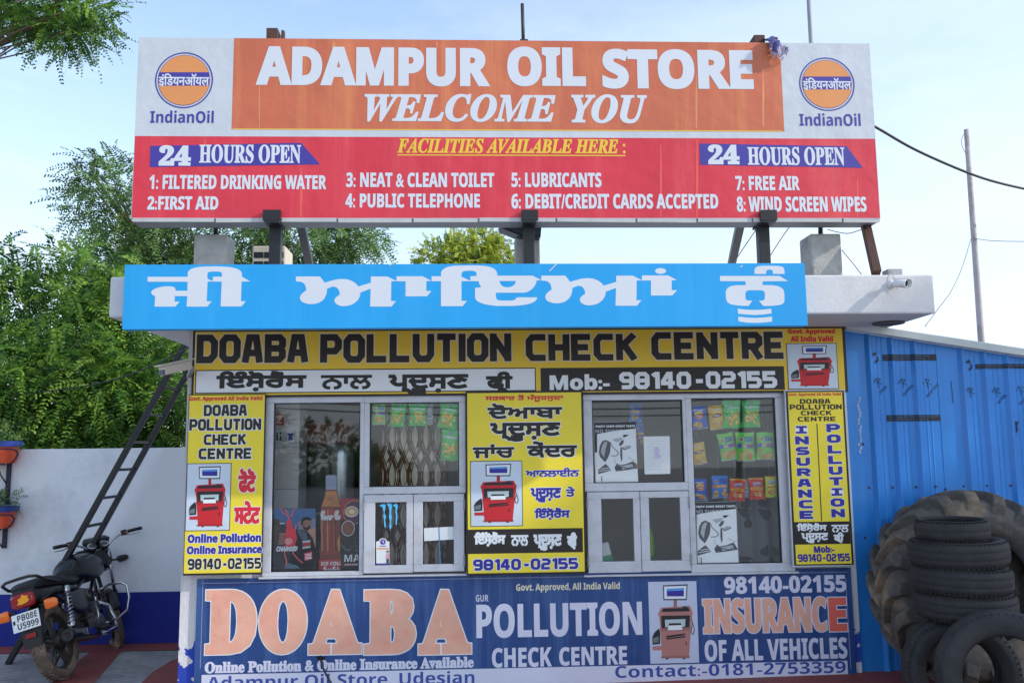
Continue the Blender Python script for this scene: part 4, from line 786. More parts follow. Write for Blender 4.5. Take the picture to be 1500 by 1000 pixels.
# ------------------------------------------------------------ interior
def curtain(name, label, box, Y, base, deco, amp=.02, k=9):
    x0, y0, x1, y1 = box; xa, xb, za, zb = at(x0,(y0+y1)/2,Y).x, at(x1,(y0+y1)/2,Y).x, at((x0+x1)/2,y1,Y).z, at((x0+x1)/2,y0,Y).z; g = G(); n = 60; w = lambda x: Y+amp*math.sin((x-xa)/(xb-xa)*k*2*PI)
    vs = []
    for i in range(n+1):
        x = xa+(xb-xa)*i/n; vs += [(x,w(x),za),(x,w(x),zb)]
    g.add(vs, [(2*i,2*i+2,2*i+3,2*i+1) for i in range(n)], 0, True); deco(g, xa, xb, za, zb, w); return tag(link(name, g, base), label, 'curtain')
CUR = M('beige curtain cloth', S(232,220,200), .9, .08, 6); CUB = M('brown curtain pattern', S(104,66,44), .9, .15, 9)
def lattice(g, xa, xb, za, zb, w):
    cw = (xb-xa)/6.0; ch = (zb-za)/4.2
    for c in range(7):
        for sgn in (1, -1):
            for wd in (.012, .005):
                off = 0 if wd > .01 else .022; pts = []
                for j in range(120):
                    z = za+(zb-za)*j/119; x = xa+cw*(c+.0)+sgn*cw*.5*math.sin(PI*(z-za)/ch)+off; pts.append((min(max(x,xa+.006),xb-.006), z))
                o = len(g.v)
                for x, z in pts: g.v += [(x-wd,w(x-wd)-.004,z),(x+wd,w(x+wd)-.004,z)]
                for j in range(119): g.f.append([o+2*j,o+2*j+1,o+2*j+3,o+2*j+2]); g.m.append(1); g.sm.append(True)
curtain('patterned_curtain', 'beige curtain with a brown interlaced wave pattern behind the left shop window', (556,600,656,842), WY+.32, [CUR, CUB], lattice, .012, 7)
def leaves(g, xa, xb, za, zb, w):
    for i in range(11):
        cx, cz = RNG.uniform(xa+.05,xb-.05), RNG.uniform(za+.05,zb-.05); a = RNG.uniform(0,3); r = RNG.uniform(.035,.055); o = len(g.v); n = 18; P = []
        for j in range(n): t = 2*PI*j/n; x, z = r*math.cos(t)*(1+.2*math.cos(5*t)), .62*r*math.sin(t)*(1+.25*math.cos(3*t)); P.append((cx+x*math.cos(a)-z*math.sin(a), cz+x*math.sin(a)+z*math.cos(a)))
        g.v += [(cx,w(cx)-.004,cz)]+[(x,w(x)-.004,z) for x, z in P]
        for j in range(n): g.f.append([o,o+1+j,o+1+(j+1)%n]); g.m.append(1); g.sm.append(True)
curtain('leaf_curtain', 'grey curtain with dark leaf pattern low behind the tall right pane', (1062,722,1150,850), WY+.40, [M('grey curtain cloth', S(168,172,178), .9, .1, 6), M('dark leaf pattern', S(104,104,108), .9, .1, 9)], leaves, .012, 4)
Yf = WY+.72; root = thing('drink_cooler', 'dark drink cooler with a red lettered header seen through the left shop window', 'cooler', at(470,850,Yf)); xa, xb = at(432,700,Yf).x, at(514,700,Yf).x; zt = at(470,618,Yf).z; zm = at(470,650,Yf).z
g = G(); g.box(xa,xb,Yf,Yf+.6,.08,zm-.002,0); g.box(xa+.05,xb-.05,Yf-.006,Yf-.001,.16,zm-.06,1)
for k in range(4): g.box(xa+.05,xb-.05,Yf-.012,Yf-.0065,.35+k*.28,.37+k*.28,2)
link('cabinet', g, [M('cooler body', S(52,40,40), .4), M('cooler glass door', S(22,30,26), .2), GREY], root)
s = Sign(Yf-.02, []); s.body((432,618,514,650), .5, M('cooler header red', S(126,30,32), .4)); s.text('Coca-Cola', (436,624,510,648), M('cooler header white', S(222,206,206), .4), 1, 'script', .03); s.done('header', parent=root)
Yc = WY+.34; root = thing('reflected_notice_cabinet', 'left shop window reflection of a white panel with red notice and two pictograms, modelled solid', 'cabinet', at(416,850,Yc)); s = Sign(Yc, []); s.body((390,588,437,850), .3, M('white reflected panel', S(214,210,208), .5, .04)); s.line([(390,655.5),(437,654.5)], 1.0, GREY, 1); s.line([(390,716),(437,716)], 1.2, GREY, 1)  # sign mirrored in the pane, built as a solid cabinet behind it
s.rect((393,606,416,622.5), REDP, 1); s.text('2', (405,608,413,620), WHITEP, 2, 'sans')
for a in (401.5, 419): s.rect((a,629,a+13.5,649), INKL, 1); s.rect((a+.8,630,a+12.7,648), PAPER, 2)
s.ell(406,634,1.6,1.6,INKD,3); s.rect((404.4,636,407.6,645), INKD, 3); s.ell(411,634,1.6,1.6,INKD,3); s.poly([(411,635),(413.5,645),(408.5,645)], INKD, 3); s.poly([(422,645),(429.5,645),(428,638),(430.5,636.5),(430,634.5),(421.5,634.5),(421,636.5),(423.5,638)], NAVF, 3)
s.done('front_panel', parent=root)
Yt = WY+.5; c = at(501,722,Yt); g = G(); rr = at(518,700,Yt).x-c.x; top = at(501,648,Yt).z; g.lathe([(0,top),(rr*.5,top-.005),(rr*.9,top-.04),(rr,top-.09),(rr,.02),(0,.02)], (c.x,c.y,0), n=28); g.tube([(c.x,c.y-rr,.95),(c.x,c.y-rr-.06,.95),(c.x,c.y-rr-.07,.91)], .012, 8)
tag(link('water_dispenser', g, M('brushed steel', S(190,196,198), .3, .1, 12, metal=.8)), 'steel water dispenser in the dim room behind the bottle cutout', 'dispenser')
g = G(); c = at(954,815,WY+.16); g.lathe([(0,0),(.022,0),(.023,.01),(.023,.13),(.016,.16),(.009,.175),(.009,.2),(0,.2)], (c.x,c.y,c.z), n=18); tag(link('green_bottle', g, M('green bottle plastic', S(132,190,50), .3)), 'small green bottle standing in the right shutter pane of the right window', 'bottle')
g = G(); g.box(LW[0]+.02, LW[1]-.02, WY+.05, WY+.5, LW[2]-.06, LW[2]-.03); tag(link('display_shelf', g, M('brown shelf board', S(120,92,70), .7)), 'brown shelf board inside the left shop window carrying the cutout', 'shelf')
g = G(); g.box(RW[0]+.02, RW[1]-.02, WY+.05, WY+.36, RW[2]-.06, RW[2]-.03); tag(link('display_shelf', g, M('brown shelf board', S(120,92,70), .7)), 'brown shelf board inside the right shop window under the green bottle', 'shelf')
# ------------------------------------------------------------ boundary wall on the left
BWY = 8.28
BWM = M('pale grey wall paint', S(228,230,236), .85, .05, 1.2, bump=.12, bscale=20, dirt=S(160,160,170), dirt_amt=.55, dscale=1.6); blue_foot(BWM, at(150,867.5,BWY).z, 0, S(30,42,138))
g = G(); g.box(-12, -2.0, BWY, BWY+.16, 0, at(150,656.5,BWY).z); tag(link('boundary_wall', g, BWM, bev=.006), 'plain grey boundary wall with a navy blue painted foot behind the motorcycle', 'wall')
# ------------------------------------------------------------ trees
LEAFS = [M('leaf green mid', S(90,130,52), .5, .35, 1.5, trans=.4, spec=.3), M('leaf green bright', S(130,164,66), .5, .3, 1.5, trans=.4, spec=.3), M('leaf green deep', S(48,84,40), .6, .3, 1.5, trans=.3, spec=.3)]
LEAFY = [M('yellow green leaf', S(170,182,70), .5, .25, 2, trans=.4, spec=.3), M('yellow green leaf pale', S(196,204,96), .5, .2, 2, trans=.4, spec=.3), M('yellow green leaf deep', S(118,140,58), .55, .3, 2, trans=.3, spec=.3)]
LEAFD = [M('dull leaf', S(96,128,72), .6, .3, 1.5, trans=.3, spec=.25), M('dull leaf pale', S(128,158,92), .6, .3, 1.5, trans=.35, spec=.25), M('dull leaf deep', S(60,84,50), .6, .3, 1.5, trans=.3, spec=.25)]
BARK = M('tree bark', S(106,88,72), .9, .25, 6, bump=.5, bscale=18)
def crown(name, lobes, mats, parent, fl=(.22,.4), pairs=10, lw=.012, ll=.055, droop=.5, seed=1, dens=1.0):
    """feathery fronds: each a rachis with pairs of small leaflets, spread through the lobes (centre, radii, count)"""
    rg = np.random.default_rng(seed); VV = []; MI = []
    for c, r, cnt in lobes:
        cnt = int(cnt*dens); d = rg.normal(size=(cnt,3)); d /= np.linalg.norm(d, axis=1, keepdims=True); rad = rg.uniform(.35,1.0,(cnt,1))**.6
        base = np.array(c)+d*rad*np.array(r); out = d*.8+rg.normal(size=(cnt,3))*.45; out[:,2] -= droop*rg.uniform(.2,1,cnt); out /= np.linalg.norm(out, axis=1, keepdims=True)
        L = rg.uniform(*fl, cnt); side = np.cross(out, rg.normal(size=(cnt,3))+np.array([0,0,2.2])); side /= np.linalg.norm(side, axis=1, keepdims=True); nor = np.cross(side, out)
        mat = rg.choice(3, cnt, p=(.46,.3,.24))
        for k in range(pairs):
            t = (k+.7)/pairs; mid = base+out*(L*t)[:,None]+np.array([0,0,-1])*(droop*L*t*t*.55)[:,None]
            for sg in (1,-1):
                sc = (1-.55*t)*rg.uniform(.75,1.2,cnt); dr = side*sg+out*(.35+.4*t)+nor*rg.normal(0,.18,(cnt,1))+np.array([0,0,-.25]); dr /= np.linalg.norm(dr, axis=1, keepdims=True)
                wv = np.cross(dr, nor+rg.normal(0,.35,(cnt,3))); wv /= np.maximum(np.linalg.norm(wv, axis=1, keepdims=True), 1e-6); l = (ll*sc)[:,None]; w = (lw*rg.uniform(.8,1.2,cnt))[:,None]
                VV.append(np.stack([mid, mid+dr*l*.45+wv*w, mid+dr*l, mid+dr*l*.45-wv*w], 1)); MI.append(mat)
    V = np.concatenate(VV).reshape(-1,3); mi = np.concatenate(MI).astype(np.int32); n = len(mi); off = np.array(OFF.get(parent.name)); V = V-off
    me = bpy.data.meshes.new(name); me.vertices.add(4*n); me.vertices.foreach_set('co', V.ravel()); me.loops.add(4*n); me.loops.foreach_set('vertex_index', np.arange(4*n, dtype=np.int32)); me.polygons.add(n)
    me.polygons.foreach_set('loop_start', np.arange(0,4*n,4, dtype=np.int32)); me.polygons.foreach_set('loop_total', np.full(n,4,np.int32))
    for m in mats: me.materials.append(m)
    me.polygons.foreach_set('material_index', mi); me.update(); me.validate(); ob = bpy.data.objects.new(name, me); COL.objects.link(ob); ob.parent = parent; return ob
def limb(g, a, b, r0, r1, seed, wig=.12):
    rg = np.random.default_rng(seed); a, b = Vector(a), Vector(b); n = 7; L = (b-a).length
    g.tube([a.lerp(b, i/n)+Vector(rg.normal(0,1,3))*wig*L*.12*math.sin(PI*i/n)+Vector((0,0,L*.10*math.sin(PI*i/n))) for i in range(n+1)], [r0+(r1-r0)*i/n for i in range(n+1)], 7, 0)
def tree(label, base, lobes_px, mats, cname='tree', seed=1, trunk=.12, **kw):
    """lobes_px: (px, py, depth, rx, ry, rz, count) with the centre read off the photo at its own distance"""
    lobes = [(tuple(at(a,b,Y)), (rx,ry,rz), n) for a,b,Y,rx,ry,rz,n in lobes_px]; base = Vector(base); root = thing('tree', label, 'tree', base, kw.pop('group', None)); g = G()
    top = sum((Vector(l[0]) for l in lobes), Vector())/len(lobes); fork = base.lerp(Vector((top.x, top.y, top.z)), .45); limb(g, base, fork, trunk, trunk*.7, seed)
    for i, l in enumerate(lobes):
        c = Vector(l[0]); limb(g, fork, c, trunk*.5, trunk*.12, seed+i+1)
        for j in range(4): q = c+Vector(RNG.normal(0,.55,3))*Vector(l[1]).length*.5; limb(g, fork.lerp(c,.7), q, trunk*.17, .006, seed*7+i*5+j)
    link('trunk', g, BARK, root); crown('crown', lobes, mats, root, seed=seed, **kw); return root
tree('big feathery green tree crowding over the boundary wall at the far left', (-5.6,10.6,0), [(60,470,10.2,1.0,.8,.75,520),(190,470,10.6,.75,.7,.6,380),(30,580,9.6,.9,.7,.7,460),(130,580,9.7,.85,.6,.65,460),(225,590,10.0,.55,.6,.7,360),(-40,420,10.6,.8,.8,.5,260),(120,400,11,.55,.5,.3,120),(40,650,9.5,1.1,.5,.5,320),(190,650,9.7,.8,.5,.45,300)], LEAFS, seed=3, trunk=.17, fl=(.35,.7), pairs=15, ll=.085, lw=.013, dens=1.05, droop=.75)
tree('taller darker tree rising behind the left end of the hoarding', (-3.6,15.0,0), [(170,300,14,.75,.9,.75,270),(240,340,14,1.0,.9,.75,430),(165,395,13.6,.6,.8,.5,200),(330,350,14.2,1.1,.9,.6,460),(450,350,14.4,.95,.9,.42,420),(510,348,14.5,.6,.6,.26,170),(260,420,14,1.4,.8,.6,460),(225,520,13,.9,.7,.9,330),(140,262,14.2,.35,.4,.35,60)], LEAFD, seed=11, trunk=.2, fl=(.3,.5), pairs=10, ll=.085, lw=.014, dens=1.25)
tree('small yellow green tree showing between the hoarding and the sky blue board', (.2,22,0), [(640,378,21,.55,.6,.45,110),(668,372,21,.45,.5,.5,110),(700,365,21.4,.6,.6,.5,200),(722,378,21.2,.45,.5,.45,130),(690,400,21.2,1.3,.8,.5,260)], LEAFY, seed=21, trunk=.16, fl=(.2,.38), pairs=8, ll=.09, lw=.024, droop=.2, dens=1.5)
tree('tree at the upper left corner with a leafy branch reaching into the sky', (-11.5,7.6,0), [(20,-8,7.4,.5,.6,.22,150),(75,8,7.3,.38,.5,.18,130),(120,22,7.2,.26,.35,.11,80),(100,46,7.2,.24,.3,.09,60),(70,44,7.2,.2,.25,.08,45),(-60,-50,7.5,.7,.8,.45,240),(120,-10,7.4,.25,.4,.1,50),(5,36,7.3,.15,.2,.1,25)], LEAFS, seed=31, trunk=.04, fl=(.14,.3), pairs=11, ll=.045, lw=.009, droop=.28, dens=1.3)
sh = thing('tree', 'unseen tree added beyond the right edge to shade the lower kiosk front', 'tree', (16.3,1.5,0)); g = G(); limb(g, (16.3,1.5,0), (16,1.3,8), .26, .1, 5); link('trunk', g, BARK, sh)  # out of view, added to keep the sun off the lower front and tyres
crown('crown', [((16,1.3,8.0),(1.2,1.3,1.9),560),((16,.3,9.2),(.9,.8,.8),200),((16.2,1.7,7.2),(1.0,1.1,1.2),240)], LEAFS, sh, fl=(.35,.6), pairs=8, ll=.14, lw=.045, seed=41)
# ------------------------------------------------------------ blue tin shed
SY0 = WY+.03; TX0 = at(1246,700,SY0).x; shed = thing('tin_shed', 'bright blue corrugated tin shed with a sloping pale flashing right of the kiosk', 'shed', (TX0+.8, SY0, APZ))
za, zb = at(1255,484,SY0-.02), at(1500,521,SY0-.02); slope = (zb.z-za.z)/(zb.x-za.x); top = lambda x: za.z+slope*(x-za.x)
def rib_profile(x0, x1, p, first):
    P = [(x0, 0)]; x = first
    while x < x1-.06:
        if x > x0: P += [(x,0),(x+.022,-.028),(x+.034,-.028),(x+.05,0)]
        q = x+.05
        for k in (.36,.64): P += [(x+.05+(p-.05)*k-.008,0),(x+.05+(p-.05)*k,-.0035),(x+.05+(p-.05)*k+.008,0)]
        x += p
    return [a for a in P if a[0] < x1]+[(x1,0)]
RP = at(1282,600,SY0).x-at(1248.7,600,SY0).x; seam = at(1374,600,SY0).x; f0 = at(1272,600,SY0).x
PROF = []
for x0, x1, fx, dy in ((TX0, seam+.03, f0, 0), (seam+.012, TX0+3.4, seam+.06+RP*.65, .003)):
    P = rib_profile(x0, x1, RP, fx); PROF.append([(a, d-dy) for a, d in P]); g = G(); vs = []; nz = 14
    for x, d in P:
        for k in range(nz+1): z = APZ+(top(x)-.012-APZ)*k/nz; vs.append((x, SY0+d-dy+.002*math.sin(x*9+z*3), z))
    g.add(vs, [(i*(nz+1)+k,(i+1)*(nz+1)+k,(i+1)*(nz+1)+k+1,i*(nz+1)+k+1) for i in range(len(P)-1) for k in range(nz)]); link('tin_sheet', g, TIN, shed)
g = G(); a, b = (TX0+.0, top(TX0)), (TX0+3.4, top(TX0+3.4)); g.add([(a[0],SY0-.07,a[1]-.012),(b[0],SY0-.07,b[1]-.012),(b[0],SY0+.02,b[1]-.005),(a[0],SY0+.02,a[1]-.005),(a[0],SY0-.075,a[1]+.045),(b[0],SY0-.075,b[1]+.045),(b[0],SY0+.6,b[1]+.075),(a[0],SY0+.6,a[1]+.075)], [(0,1,5,4),(4,5,6,7),(3,2,1,0),(0,4,7,3),(1,2,6,5)])
link('roof_flashing', g, M('pale flashing', S(190,196,196), .45, .06, 4, metal=.2), shed, bev=.006)
for px, py in [(1273+i*34.5-(6 if i == 3 else 0), 714-i*.6) for i in range(9)]+[(1267,787),(1264,650),(1385,716)]:
    p = at(px,py,SY0); g = G(); g.lathe([(0,.006),(.006,.005),(.009,0)], (p.x,SY0-.004,p.z), (0,-1,0), 10, 0); link('screw', g, RUST, shed)
# printed film marks on the tin, following its ribs
def tin_d(x): return min(float(np.interp(x, *zip(*P))) if P[0][0] <= x <= P[-1][0] else 0 for P in PROF)
class Film(Sign):
    def rect(s, box, m, L):
        x0, x1, z0, z1 = s.xz(box); xs = sorted({x0, x1}|{a for P in PROF for a, d in P if x0 < a < x1})
        for a, b in zip(xs, xs[1:]): s.put([(a,z0),(b,z0),(b,z1),(a,z1)], [(0,1,2,3)], L, m)
    def put(s, V, T, L, m, sm=False): s.add([(float(a), s.Y-L*LAY+tin_d(float(a)), float(b)) for a, b in V], T, s.mi(m), sm)
s = Film(SY0-.0035, []); FB = M('black film print', S(30,32,40), .5, .2, 20)
for (x0,y0,x1,y1,t) in ((1293,519,1371.5,528,0),(1429,533,1503,540,0),(1299,607.5,1377.5,616.5,0)):
    s = Film(SY0-.0035, []); s.rect((x0,y0,x1,y1), FB, 0); s.text('• Remove guard film after completion of the sheet', (x0+3,y0+1.4,x1-2,y0+3.8), M('film lettering', S(74,118,170), .5), 1, 'sans'); s.text('• dry wash before use, do not store in sun •', (x0+3,y0+5.2,x1-16,y0+7.4), M('film lettering', S(74,118,170), .5), 1, 'sans'); s.done('film_strip', parent=shed)
s = Film(SY0-.0035, [])
for cx, cy, k in ((1285,559,'FTER'),(1321,560,'AVFTER'),(1357,560,'RAVFTER'),(1420,573,''),(1458,573,'VFTER'),(1493,571,'RAVFTER')):
    s = Film(SY0-.0035, []); w = len(k)*3.6; s.text(k, (cx+8-w/2+1,cy+9.5,cx+8+w/2+1,cy+13.5), M('grey film print', S(40,66,110), .5), 0, 'sans', rot=.78) if k else None
    s.line([(cx-5,cy+2),(cx-1,cy-5),(cx+5,cy-4),(cx+1,cy+1)], .9, FB, 1); s.line([(cx-1,cy-5),(cx+1,cy+1),(cx+8,cy+3)], .9, FB, 1); s.line([(cx+1,cy+1),(cx+3,cy+9)], .8, FB, 1); s.done('film_mark', parent=shed)
for cx, cy in ((1283,523),(1420,534)):
    s = Film(SY0-.0035, []); s.poly([(cx-5,cy-4),(cx-1,cy-8),(cx+1,cy-3),(cx-2,cy-2)], FB, 1); s.poly([(cx+1,cy-3),(cx+4,cy+1),(cx+4,cy+6),(cx,cy+9),(cx-1,cy+6),(cx+2,cy+3)], FB, 1); s.done('film_mark', parent=shed)
s = Film(SY0-.0035, [])
s.poly([(1487,617),(1492,617),(1490,622),(1491,630),(1489,635),(1488,625)], FB, 1); s.done('film_mark', parent=shed); s = Film(SY0-.0035, []); s.line([(1393,558),(1393.6,566),(1394.5,574),(1396,590)], 1.0, M('grey film print', S(40,66,110), .5), 1)
PEEL = M('peeled pale metal', S(168,180,196), .5, .2, 30)
for i in range(16): cx, cy = 1258+RNG.uniform(-2,2)+i*.2, 582+i*5.2; s.poly([(cx-RNG.uniform(1,2.6),cy),(cx+RNG.uniform(.2,2),cy-2),(cx+RNG.uniform(0,2.2),cy+3),(cx-RNG.uniform(.5,2),cy+4)], PEEL, 1)
s.done('film_mark', parent=shed)
# ------------------------------------------------------------ tyres
RUB = M('black tyre rubber', S(40,39,42), .75, .2, 6, bump=.15, bscale=50, dirt=S(78,74,74), dirt_amt=.45, dscale=5)
MUD = M('muddy tractor tyre rubber', S(84,80,78), .85, .25, 5, bump=.5, bscale=22, dirt=S(160,138,114), dirt_amt=.95, dscale=2.6)
def car_tyre(label, c, ax, Ro, Ri, Wd, group, name='car_tyre', grooves=2):
    h = Wd/2; prof = [(Ri,-h*.72),(Ri+.012,-h*.86)]
    for t in (.25,.5,.75): prof.append((Ri+(Ro-Ri)*t, -h*(.86+.14*math.sin(PI*t))))
    prof += [(Ro-.034,-h*.93),(Ro-.018,-h*.82),(Ro-.006,-h*.66)]
    for k in range(grooves): z = -h*.6+1.2*h*(k+.5)/grooves; cz = .004*(z/h)**2; prof += [(Ro-cz,z-.006),(Ro-.002-cz,z-.002),(Ro-.002-cz,z+.001),(Ro-cz,z+.004)]
    prof += [(Ro-.006,h*.66),(Ro-.018,h*.82),(Ro-.034,h*.93)]
    for t in (.75,.5,.25): prof.append((Ri+(Ro-Ri)*t, h*(.86+.14*math.sin(PI*t))))
    prof += [(Ri+.012,h*.86),(Ri,h*.72)]
    inn = [(Ri+.02,h*.6),(Ro-.04,h*.62),(Ro-.028,0),(Ro-.04,-h*.62),(Ri+.02,-h*.6)]
    g = G(); g.lathe(prof+inn, c, ax, 64, 0, closed=True)
    # small tread cuts on the shoulder
    axv = Vector(ax).normalized(); t = Vector((1,0,0)) if abs(axv.x) < .9 else Vector((0,1,0)); x = axv.cross(t).normalized(); y = axv.cross(x)
    for i in range(60):
        a = 2*PI*i/60; d = x*math.cos(a)+y*math.sin(a); q = -x*math.sin(a)+y*math.cos(a)
        for sg in (-1,1):
            o = Vector(c)+d*(Ro-.019)+axv*(sg*h*.80); g.bar(o-q*.004, o+q*.004, .02, .008, 0, up=d)
    ob = link(name, g, RUB, recalc=False); return tag(ob, label, 'tyre', group)
TY = 5.42; kx = lambda px, py: at(px,py,TY)
gr = 'worn car tyres piled by the shed'
for px, py, rr, wd, tl, lab in ((1411,.707,.287,.155,-.015,'worn tyre lying lowest of the flat stack before the tractor tyre'),(1407,.862,.287,.155,.01,'worn tyre in the middle of the flat stack before the tractor tyre'),(1405.5,1.017,.285,.155,-.03,'worn tyre third from the ground in the flat stack with a lighter scuffed face')):
    c = kx(px,840); c.z = py; car_tyre(lab, c, (tl,-.02,1), rr, .185, wd, gr)
c = kx(1394.5,779); c.z = 1.152; car_tyre('small smooth black tyre lying on top of the flat stack', c, (-.02,-.02,1), .215, .165, .125, gr, grooves=1)
c = at(1474,977,4.95); car_tyre('upright car tyre with a wide open hole leaning in front of the stack', (c.x, 4.95, .385), (-.45,-1,.14), .365, .225, .22, gr)
c = at(1405,985,5.30); car_tyre('upright car tyre half hidden behind the front one under the stack', (c.x+.04, 5.36, .325), (-.3,-1,.10), .325, .20, .20, gr)
def tractor():
    c = at(1418,893,5.98); ax = Vector((-.04,-1,.16)).normalized(); Ro, Ri, h = .605, .35, .20; c = Vector((c.x, 5.93, APZ+.60))
    prof = [(Ri,h*.55),(Ri+.02,h*.8),(Ri+.09,h*1.0),(Ro-.14,h*1.02),(Ro-.06,h*.95),(Ro-.03,h*.75),(Ro-.012,h*.3),(Ro-.012,-h*.3),(Ro-.03,-h*.75),(Ro-.06,-h*.95),(Ro-.14,-h*1.02),(Ri+.09,-h),(Ri+.02,-h*.8),(Ri,-h*.55),(Ri+.03,-h*.5),(Ro-.1,-h*.8),(Ro-.06,0),(Ro-.1,h*.8),(Ri+.03,h*.5)]
    g = G(); g.lathe(prof, c, ax, 72, 0, closed=True); t = Vector((1,0,0)); x = ax.cross(t).normalized(); y = ax.cross(x); n = 20
    def pt(a, r, z): return c+(x*math.cos(a)+y*math.sin(a))*r+ax*z
    for i in range(n):
        for sg in (1,-1):
            a0 = 2*PI*(i+(.5 if sg < 0 else 0))/n; K = []
            for s_, (da, z, rb, rt, wd) in enumerate(((.30,-.01,Ro-.03,Ro+.035,.036),(.18,.07,Ro-.03,Ro+.04,.042),(.06,.135,Ro-.045,Ro+.035,.05),(0.0,.188,Ro-.07,Ro+.012,.062),(-.01,.218,Ro-.12,Ro-.045,.07))):
                a = a0+da; z *= sg; w = wd/Ro; K += [pt(a-w,rb-.02,z*.9), pt(a-w*.62,rt,z), pt(a+w*.62,rt,z), pt(a+w,rb-.02,z*.9)]
            fs = [(4*j+k,4*j+4+k,4*j+5+k,4*j+1+k) for j in range(4) for k in range(3)]+[(0,1,2,3),(19,18,17,16)]
            g.add(K, fs, 0, False)
    return tag(link('tractor_tyre', g, MUD, recalc=True, bev=.008), 'huge muddy tractor tyre with chunky lugs leaning on the blue tin wall', 'tyre')
tractor()
# ------------------------------------------------------------ ladder
g = []; root = thing('ladder', 'black iron ladder leaning from the ground to the kiosk roof', 'ladder', (at(13,950,7.6).x,7.6,0))
def lp(px, py, Y): return at(px,py,Y)
LA, LB = 7.60, 8.02; A0, A1 = lp(13,950,LA), lp(274,499,LA); A0.z = 0; B0 = Vector((A0.x,LB,0)); B1 = Vector((A1.x,LB,A1.z))
for a, b in ((A0,A1),(B0,B1)): q = G(); q.bar(a, b, .042, .05, 0, up=(0,1,0)); link('rail', q, BLK, root, bev=.004)
for i in range(11):
    t = .06+i*.088; q = G(); q.bar(A0.lerp(A1,t)+Vector((0,.026,0)), B0.lerp(B1,t)-Vector((0,.026,0)), .03, .022); link('rung', q, BLK, root, bev=.002)
# ------------------------------------------------------------ small fittings
CAMW = M('white camera shell', S(226,226,226), .4, .04, 9); LENS = M('camera lens black', S(22,22,26), .12)
p = at(1313,419,SY); root = thing('security_camera', 'small white bullet camera pointing outwards on the white roof edge', 'camera', (p.x,SY,p.z))
g = G(); g.lathe([(0,.0),(.028,.0),(.028,.014),(.012,.02),(.012,.05)], (p.x-.035,SY,p.z+.01), (0,-1,0), 16); link('mount', g, CAMW, root)
A = Vector((p.x-.04,SY-.055,p.z+.012)); D = Vector((.55,-.8,-.22)).normalized(); g = G(); g.lathe([(0,0),(.022,.004),(.026,.015),(.026,.085),(.022,.087),(.022,.08),(0,.08)], A, D, 20); link('body', g, CAMW, root)
g = G(); g.lathe([(0,.0),(.009,.002),(.020,.001)], A+D*.081, D, 16); link('lens', g, LENS, root)
g = G(); g.lathe([(.029,-.008),(.029,.105)], A, D, 14, a0=PI*.55+PI*.5, a1=PI*1.45+PI*.5); link('sun_hood', g, CAMW, root)
p = at(1309,398,SY+.05); g = G(); g.box(p.x-.045,p.x+.05,SY+.03,SY+.12,SZ1+.0005,SZ1+.045,0); g.tube([(p.x-.03,SY+.03,SZ1+.03),(p.x-.036,SY-.012,SZ1+.0),(p.x-.03,SY-.015,SZ1-.06),(p.x-.02,SY-.02,SZ1-.10)], .003, 6, 0); tag(link('junction_box', g, M('grey plastic box', S(168,168,168), .6), bev=.004), 'small grey junction box on the roof edge above the bullet camera', 'box')
Yc = 6.05; a, b = at(277,534,Yc), at(237,543,Yc-.16); root = thing('housing_camera', 'long cream camera housing mounted at the top left corner of the kiosk', 'camera', a)
dd = (b-a).normalized(); g = G(); g.bar(a, b, .075, .06); link('housing', g, M('cream camera housing', S(206,198,186), .5, .06), root, bev=.008); g = G(); up = Vector((0,0,.036)); g.bar(a+up-dd*.01, b+up+dd*.03, .095, .008); link('sun_hood', g, M('cream camera hood', S(214,206,194), .5, .06), root, bev=.003)
g = G(); g.bar(b-Vector((0,0,.002)), b+dd*.004, .066, .05, 0); link('window', g, LENS, root); g = G(); g.bar(a-dd*.03-Vector((0,0,.03)), (KX0+.0,WY+.02,a.z-.06), .025, .025); link('wall_arm', g, GREY, root)
# outdoor unit and floodlight behind the sign posts
Yu = 6.75; a, b = at(370,360,Yu), at(412,389,Yu); root = thing('outdoor_unit', 'beige air conditioner outdoor unit on the roof behind the left sign post', 'air conditioner', ((a.x+b.x)/2,Yu,SZ1)); g = G(); g.box(a.x,a.x+.25,Yu,Yu+.28,SZ1+.0,a.z); link('case', g, M('beige case', S(206,196,178), .6, .06), root, bev=.01)
g = G()
for i in range(3):
    for j in range(4): x = a.x+.012+i*.078; z = a.z-.05-j*.072; g.box(x, x+.07, Yu-.004, Yu-.0005, z-.045, z)
link('grille', g, M('dark grille slots', S(36,38,44), .5), root)
a = at(728,322,HY+.1); root = thing('floodlight', 'dark floodlight hanging under the middle of the hoarding behind its centre post', 'floodlight', at(762,345,HY+.24)); c = at(762,330,HY+.25)
g = G(); x0, x1 = at(731,330,HY+.2).x, at(794,330,HY+.2).x; zt, zb = at(762,322,HY+.2).z, at(762,347,HY+.2).z
g.add([(x0,HY+.2,zt),(x1,HY+.2,zt),(x1-.01,HY+.2,zb+.0),(x0+.14,HY+.2,zb+.01),(x0,HY+.2,zt-.05),(x0,HY+.36,zt),(x1,HY+.36,zt),(x1-.01,HY+.36,zb),(x0+.14,HY+.36,zb+.01),(x0,HY+.36,zt-.05)], [(0,4,3,2,1),(5,6,7,8,9),(0,1,6,5),(1,2,7,6),(2,3,8,7),(3,4,9,8),(4,0,5,9)]); link('housing', g, BLK, root, bev=.006)
g = G(); g.add([(x0+.012,HY+.197,zt-.008),(x0+.012,HY+.197,zt-.045),(x0+.145,HY+.197,zb+.02),(x1-.02,HY+.197,zb+.012),(x1-.012,HY+.197,zt-.008)], [(0,1,2,3,4)]); link('glass', g, M('dull lamp glass', S(76,84,90), .15), root); g = G(); g.box(x0+.18,x0+.2,HY+.26,HY+.3,SZ1,zb+.02); link('stand', g, BLK, root)
